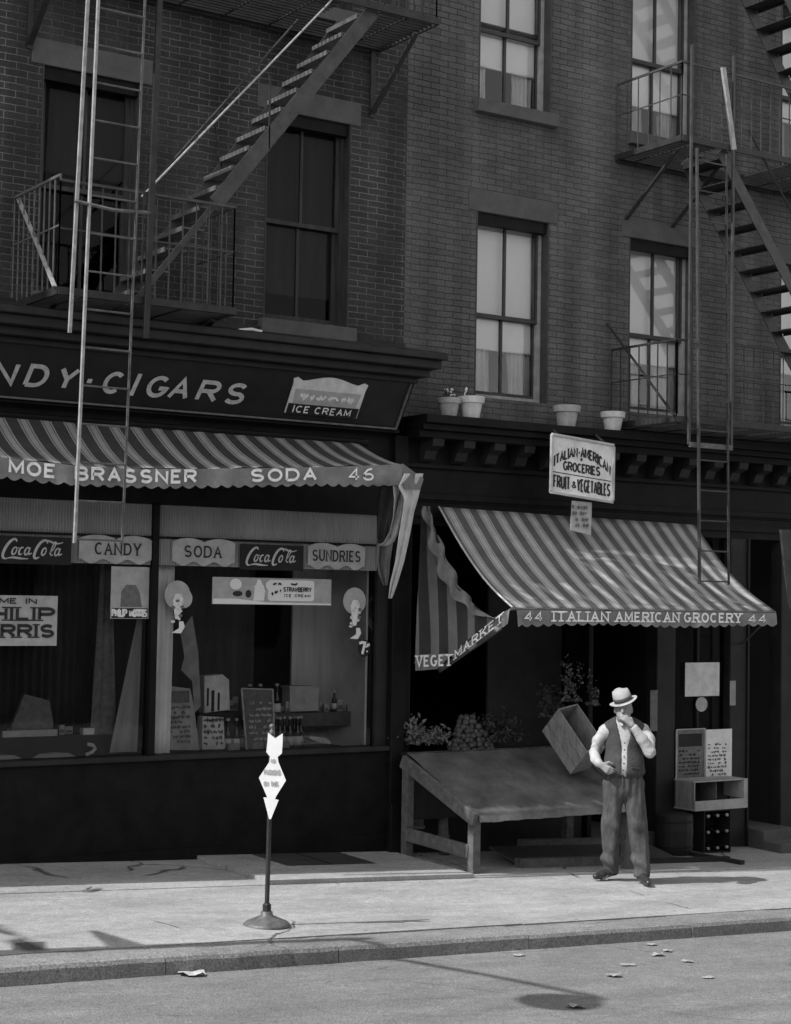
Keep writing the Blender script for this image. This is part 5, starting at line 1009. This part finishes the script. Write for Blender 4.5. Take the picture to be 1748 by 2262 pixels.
# ------------------------------------------------------------------ the man: continuous surfaces grown from a distance field
class Field:
    def __init__(s, lo, hi, h):
        s.lo = np.array(lo, float); s.h = h; s.n = np.ceil((np.array(hi)-s.lo)/h).astype(int)+1
        s.F = np.full(s.n, 1., np.float32)
        s.ax = [s.lo[i]+h*np.arange(s.n[i]) for i in range(3)]
    def _win(s, lo, hi):
        a = np.clip(np.floor((np.array(lo)-s.lo)/s.h).astype(int), 0, s.n-1); b_ = np.clip(np.ceil((np.array(hi)-s.lo)/s.h).astype(int)+1, 1, s.n)
        sl_ = tuple(slice(a[i], max(b_[i], a[i]+1)) for i in range(3)); X, Y, Z = np.meshgrid(*[s.ax[i][sl_[i]] for i in range(3)], indexing='ij'); return sl_, X, Y, Z
    def _put(s, sl_, d, k, sub=False):
        A = s.F[sl_]
        if sub:
            s.F[sl_] = np.maximum(A, -d); return
        if k > 0:
            hh = np.clip(.5+.5*(A-d)/k, 0, 1); s.F[sl_] = A*(1-hh)+d*hh-k*hh*(1-hh)
        else: s.F[sl_] = np.minimum(A, d)
    def cap(s, p, q, r1, r2, k=.03, flat=(1, 1, 1)):
        p, q = np.array(p, float), np.array(q, float); m = max(r1, r2)*1.4+k*1.5+.02
        sl_, X, Y, Z = s._win(np.minimum(p, q)-m, np.maximum(p, q)+m); d = q-p; L2 = d@d+1e-9
        t = np.clip(((X-p[0])*d[0]+(Y-p[1])*d[1]+(Z-p[2])*d[2])/L2, 0, 1)
        dist = np.sqrt(((X-p[0]-t*d[0])/flat[0])**2+((Y-p[1]-t*d[1])/flat[1])**2+((Z-p[2]-t*d[2])/flat[2])**2)-(r1+(r2-r1)*t)
        s._put(sl_, dist, k); return s
    def ell(s, c, r, k=.03, sub=False, rot=None):
        c = np.array(c, float); r = np.array(r, float); m = r.max()+k*1.5+.02; sl_, X, Y, Z = s._win(c-m, c+m)
        U = np.stack([X-c[0], Y-c[1], Z-c[2]], -1)
        if rot is not None: U = U@np.array(rot)
        U = U/r; l = np.sqrt((U**2).sum(-1))
        s._put(sl_, (l-1)*r.min(), k, sub); return s
    def chain(s, pts, rs, k=.02, flat=(1, 1, 1)):
        for i in range(len(pts)-1): s.cap(pts[i], pts[i+1], rs[i], rs[i+1], k, flat)
        return s
    def mesh(s):
        F = s.F; neg = F < 0; n = s.n; c = [slice(None, -1), slice(1, None)]
        cnt = np.zeros(n-1, np.float32); acc = np.zeros(tuple(n-1)+(3,), np.float32); any_ = np.zeros(n-1, bool); all_ = np.ones(n-1, bool)
        for i in (0, 1):
            for j in (0, 1):
                for k in (0, 1): v = neg[c[i], c[j], c[k]]; any_ |= v; all_ &= v
        act = any_ & ~all_
        for ax in range(3):
            o = [a for a in range(3) if a != ax]
            for i in (0, 1):
                for j in (0, 1):
                    s0 = [None]*3; s1 = [None]*3; s0[ax] = c[0]; s1[ax] = c[1]; s0[o[0]] = s1[o[0]] = c[i]; s0[o[1]] = s1[o[1]] = c[j]
                    a, b_ = F[tuple(s0)], F[tuple(s1)]; cr = (a < 0) != (b_ < 0); t = np.where(cr, a/np.where(cr, a-b_, 1), 0)
                    cnt += cr; acc[..., ax] += np.where(cr, t, 0); acc[..., o[0]] += cr*i; acc[..., o[1]] += cr*j
        idx = -np.ones(n-1, int); w_ = np.argwhere(act); idx[act] = np.arange(len(w_))
        V = (w_+acc[act]/cnt[act][:, None])*s.h+s.lo; faces = []
        for ax in range(3):
            o = [a for a in range(3) if a != ax]; s0 = [slice(1, -1)]*3; s1 = [slice(1, -1)]*3; s0[ax] = slice(0, -1); s1[ax] = slice(1, None)
            a, b_ = neg[tuple(s0)], neg[tuple(s1)]
            for flip, msk in ((0, a & ~b_), (1, ~a & b_)):
                p = np.argwhere(msk)
                if not len(p): continue
                p = p+1; p[:, ax] -= 1; q4 = []
                for d0, d1 in ((-1, -1), (0, -1), (0, 0), (-1, 0)):
                    r = p.copy(); r[:, o[0]] += d0; r[:, o[1]] += d1; q4.append(idx[r[:, 0], r[:, 1], r[:, 2]])
                Q = np.stack(q4, 1)
                if flip ^ (ax == 1): Q = Q[:, ::-1]
                faces.append(Q)
        mb = MB(); mb.v = [tuple(map(float, v)) for v in V]; mb.f = [tuple(map(int, f)) for f in np.concatenate(faces)]; return mb
MX, MY = 1.40, -1.775
man = thing('person', 'man in a pale hat, dark knitted vest and grey trousers, one hand at his mouth', 'person', (MX, MY, gz(MX, MY)+.004))
man.rotation_euler[2] = -YAW
dzL, dzR = .012, -.012
# joints in the man's own frame: x to picture right, y away from the viewer, z up
SHL, SHR = (-.172, .0, 1.335), (.170, .01, 1.345); ELL, ELR = (-.265, .02, 1.135), (.21, -.13, 1.165); WRL, WRR = (-.225, -.13, 1.045), (.045, -.165, 1.405)
HPL, HPR = (-.085, .01, .90), (.085, .0, .90); KNL, KNR = (-.115, .00, .48), (.125, -.03, .47); ANL, ANR = (-.105, .05, .09), (.165, -.045, .07)
f = Field((-.42, -.34, -.03), (.36, .30, 1.76), .0075)
f.ell((0, .02, 1.22), (.150, .095, .24), .05).ell((0, .0, 1.02), (.150, .11, .15), .05).ell((0, .01, .92), (.145, .105, .10), .05)
f.chain([SHL, (0, .02, 1.40), SHR], [.05, .06, .05], .05)
for sh, el, wr in ((SHL, ELL, WRL), (SHR, ELR, WRR)): f.chain([sh, el, wr], [.047, .037, .026], .02)
for h_, kn, an in ((HPL, KNL, ANL), (HPR, KNR, ANR)): f.chain([h_, kn, an], [.078, .05, .034], .03)
f.cap(ANL, (-.185, -.03, .035), .035, .03, .02).cap(ANR, (.175, -.14, .03), .035, .03, .02)
HC = np.array([-.012, -.035, 1.535])           # head centre; the head is turned a little to picture left
f.cap((0, .01, 1.40), HC+[.005, .025, -.06], .054, .052, .03); f.ell(HC+[0, .01, .02], (.074, .092, .105), .02); f.ell(HC+[-.008, -.03, -.06], (.055, .055, .062), .03)
f.cap(HC+[-.022, -.085, .018], HC+[-.026, -.108, -.018], .008, .013, .012)            # nose
f.cap(HC+[-.055, -.072, .032], HC+[.012, -.082, .032], .011, .011, .014)              # brow
f.cap(HC+[-.045, -.078, -.045], HC+[.0, -.084, -.045], .007, .007, .008)              # lips
for sx in (-1, 1): f.ell(HC+[.074*sx, .02, -.01], (.012, .020, .032), .008)            # ears
for sx in (-.045, .008): f.ell(HC+[sx, -.094, .010], (.014, .012, .009), 0, True)      # eye sockets
# left hand resting at the waist, curled; right hand raised over the mouth
def hand(w, dirv, side, palm_n, L=.085, curl=.5, spread=.018):
    w = np.array(w); d = np.array(dirv, float); d /= np.linalg.norm(d); nrm = np.array(palm_n, float); nrm -= d*(d@nrm); nrm /= np.linalg.norm(nrm); s_ = np.cross(d, nrm)*side
    for k in (-1, 0, 1): f.cap(w+s_*.012*k, w+d*L*.95+s_*.023*k, .017, .015, .012)
    for i, (off, ln, rr_) in enumerate(((-.030, .062, .0105), (-.010, .072, .011), (.011, .067, .0105), (.030, .052, .0095))):
        c0 = w+d*(L-.005*abs(i-1.5))+s_*off; a = curl*(.8+.12*i); d1 = d*math.cos(a*.5)+nrm*math.sin(a*.5); d2 = d*math.cos(a*1.3)+nrm*math.sin(a*1.3); c1 = c0+d1*ln*.52; c2 = c1+d2*ln*.48; f.chain([c0, c1, c2], [rr_, rr_*.95, rr_*.8], .004)
    t0 = w+d*.022-s_*.025; t1 = t0+(d*.6-s_*.75+nrm*.45)*.042; t2 = t1+(d*.9-s_*.2+nrm*.45)*.034; f.chain([t0, t1, t2], [.015, .012, .009], .008)
hand(WRL, (.62, -.35, -.42), -1, (.55, .6, -.2), curl=1.0); hand(WRR, (-.52, .10, .52), 1, (-.45, .85, -.35), curl=.55)
bd_ = f.mesh().build('body', 'skin', man, world=False, smooth=True)
q = MB()
for sx in (-.045, .006): q.lathe([(0, -.006), (.0065, 0), (0, .006)], tuple(HC+[sx, -.083, .010]), 8)
q.build('eyes', 'letter_dark', bd_, world=False)
f = Field((-.2, -.2, 1.4), (.2, .2, 1.75), .007); f.ell(HC+[.003, .038, .012], (.078, .078, .085), .01); f.ell(HC+[-.01, -.08, -.02], (.09, .10, .11), 0, True); f.mesh().build('hair', 'hair', man, world=False, smooth=True)
# hat, tipped down to picture left
tl = R(21); hax = np.array([-math.sin(tl)*.95, -.12, math.cos(tl)]); hax /= np.linalg.norm(hax); hc = HC+np.array([.0, .012, .068])
q = MB(); q.lathe([(.081, .0), (.083, .03), (.081, .075), (.072, .110), (.047, .124), (.022, .116), (0, .110)], hc, 28, ax=hax, sx=1.0, sy=1.14); cw = q.build('hat', 'hat', man, world=False, smooth=True)
for v in cw.data.vertices:      # pinch and crease of the crown
    p = np.array(v.co)-hc; h_ = p@hax
    if h_ > .085: v.co.z -= .018*math.exp(-((p[0]+.0)/.025)**2)*min(1, (h_-.085)/.03); 
    if h_ > .05 and p[1] < -.03: v.co.x *= 1; v.co.y += .015*min(1, (h_-.05)/.05)
q = MB(); n = 40; e1 = np.cross(hax, [0, 1, 0]); e1 /= np.linalg.norm(e1); e2 = np.cross(hax, e1); rows = []
for r_, dz in ((.079, .004), (.096, .002), (.114, -.002), (.127, .005), (.129, .003), (.114, -.006), (.079, -.004)):
    rows.append([hc+e1*r_*math.cos(t)+e2*r_*1.12*math.sin(t)+hax*(dz+.010*math.cos(2*t)*(r_-.083)/.06) for t in np.linspace(0, 2*math.pi, n+1)])
q.grid(rows); q.build('hat_brim', 'hat', cw, world=False, smooth=True)
q = MB(); q.lathe([(.0842, .010), (.0856, .046)], hc, 28, ax=hax, sx=1., sy=1.14); q.build('hat_band', 'hat_band', cw, world=False, smooth=True)
# shirt
f = Field((-.42, -.34, .86), (.36, .22, 1.5), .0085)
f.ell((0, .02, 1.23), (.162, .113, .25), .05).ell((0, -.005, 1.03), (.164, .130, .16), .05).chain([SHL, (0, .025, 1.385), SHR], [.058, .06, .058], .05)
f.chain([SHL, (-.235, .01, 1.25), ELL], [.053, .047, .042], .02); f.chain([ELL, (-.262, -.06, 1.088), (-.238, -.115, 1.055)], [.043, .043, .036], .02)
f.chain([SHR, (.21, -.05, 1.27), ELR], [.055, .054, .051], .02); f.chain([ELR, (.14, -.145, 1.28), (.068, -.162, 1.378)], [.051, .047, .036], .02)
X, Y, Z = np.meshgrid(*f.ax, indexing='ij'); f.F += (.0026*np.sin(Z*85+X*60+3*np.sin(Y*40+X*21)+1.7*np.sin(Z*37))*np.clip(np.abs(X)*7-.9, 0, 1)).astype(np.float32)
f.ell((0, -.02, 1.50), (.058, .07, .08), 0, True)
sh_ = f.mesh().build('shirt', 'shirt', man, world=False, smooth=True)
f = Field((-.1, -.16, 1.37), (.1, .12, 1.48), .006); f.chain([(-.05, .04, 1.43), (-.058, -.02, 1.43), (-.03, -.085, 1.395)], [.016, .018, .014], .01); f.chain([(.05, .04, 1.43), (.058, -.02, 1.43), (.015, -.085, 1.395)], [.016, .018, .014], .01); f.chain([(-.05, .04, 1.435), (0, .07, 1.44), (.05, .04, 1.435)], [.016, .016, .016], .01)
f.mesh().build('collar', 'shirt', sh_, world=False, smooth=True)
# knitted vest, open down the front
f = Field((-.26, -.24, .86), (.26, .24, 1.48), .008)
f.ell((0, .02, 1.23), (.176, .128, .255), .05).ell((0, -.005, 1.03), (.182, .146, .16), .05).ell((0, 0, .975), (.182, .146, .06), .03).chain([(-.15, .01, 1.352), (0, .03, 1.395), (.15, .015, 1.357)], [.064, .066, .064], .05)
X, Y, Z = np.meshgrid(*f.ax, indexing='ij')
xc = -.012+.05*(Z-1.2); wv = .026+np.clip((Z-1.20)/.24, 0, 1)*.055-np.clip((1.0-Z)/.1, 0, 1)*.004
cut = np.maximum(np.abs(X-xc)-wv, Y+.02); f.F = np.maximum(f.F, -cut.astype(np.float32))
arm = np.abs(X)-.178+.10*np.clip((Z-1.40)/.1, 0, 1); f.F = np.maximum(f.F, np.where(Z > 1.14, arm, -1).astype(np.float32)); f.F = np.maximum(f.F, (.925-Z).astype(np.float32)+.01*np.abs(X).astype(np.float32)*10*0)
f.ell((0, -.03, 1.49), (.085, .10, .11), 0, True)
vs = f.mesh().build('vest', 'vest', man, world=False, smooth=True)
q = MB(); q.bar((.05, -.152, 1.025), (.135, -.118, 1.015), .012, .012); q.build('pocket_trim', 'hat_band', vs, world=False)
for z in (1.24, 1.18, 1.12, 1.06, 1.0):
    q = MB(); q.lathe([(.007, 0), (.007, .004)], (-.012+.05*(z-1.2), -.118-.02*(1.2-z)/.2, z), 8, ax=(0, -1, 0)); q.build('button', 'letter_dark', sh_, world=False)
# trousers: wide, creased, breaking over the shoes
f = Field((-.3, -.3, .0), (.34, .3, 1.02), .009)
f.ell((0, .005, .93), (.168, .125, .085), .04).ell((0, .01, .84), (.165, .125, .12), .05)
f.chain([(-.085, .01, .86), (-.108, .0, .5), (-.112, .035, .20), (-.108, .05, .085)], [.098, .083, .074, .067], .03); f.chain([(.085, 0, .86), (.122, -.02, .5), (.158, -.02, .20), (.168, -.035, .07)], [.098, .083, .075, .069], .03)
X, Y, Z = np.meshgrid(*f.ax, indexing='ij')
fold = .006*np.sin(X*44+Z*5+1.5*np.sin(Z*9))*np.clip((.9-Z)*3, 0, 1)+.008*np.sin(Z*46+X*22)*np.exp(-((Z-.16)/.13)**2)+.003*np.sin(Z*40+X*30)*np.exp(-((Z-.47)/.09)**2)+.006*np.cos(X*110)*np.clip((Z-.6)*3, 0, 1)
f.F += fold.astype(np.float32); f.F = np.maximum(f.F, (Z-.965).astype(np.float32)); f.F = np.maximum(f.F, np.where(X < .03, .060-Z, .045-Z).astype(np.float32))
f.mesh().build('trousers', 'trousers', man, world=False, smooth=True)
q = MB(); q.lathe([(.158, 0), (.160, .03)], (0, .0, .925), 24, sx=1.0, sy=.82); 
for nm, an, toe, g0 in (('shoe', ANL, (-.225, -.055, .0), .02), ('shoe', ANR, (.185, -.185, 0), -.005)):
    f = Field((-.33, -.28, -.02), (.30, .16, .14), .006); a = np.array(an); t_ = np.array(toe); d = t_-[a[0], a[1], 0]; d[2] = 0; d /= np.linalg.norm(d); h0 = np.array([a[0], a[1], g0])-d*.05
    f.chain([h0+[0, 0, .05], h0+d*.09+[0, 0, .05], h0+d*.17+[0, 0, .036], h0+d*.245+[0, 0, .03]], [.036, .038, .036, .028], .02); f.cap(h0+[0, 0, .07], h0+d*.05+[0, 0, .09], .042, .038, .02)
    X, Y, Z = np.meshgrid(*f.ax, indexing='ij'); f.F = np.maximum(f.F, (g0-.004-Z).astype(np.float32)); f.mesh().build('shoe', 'shoe', man, world=False, smooth=True)
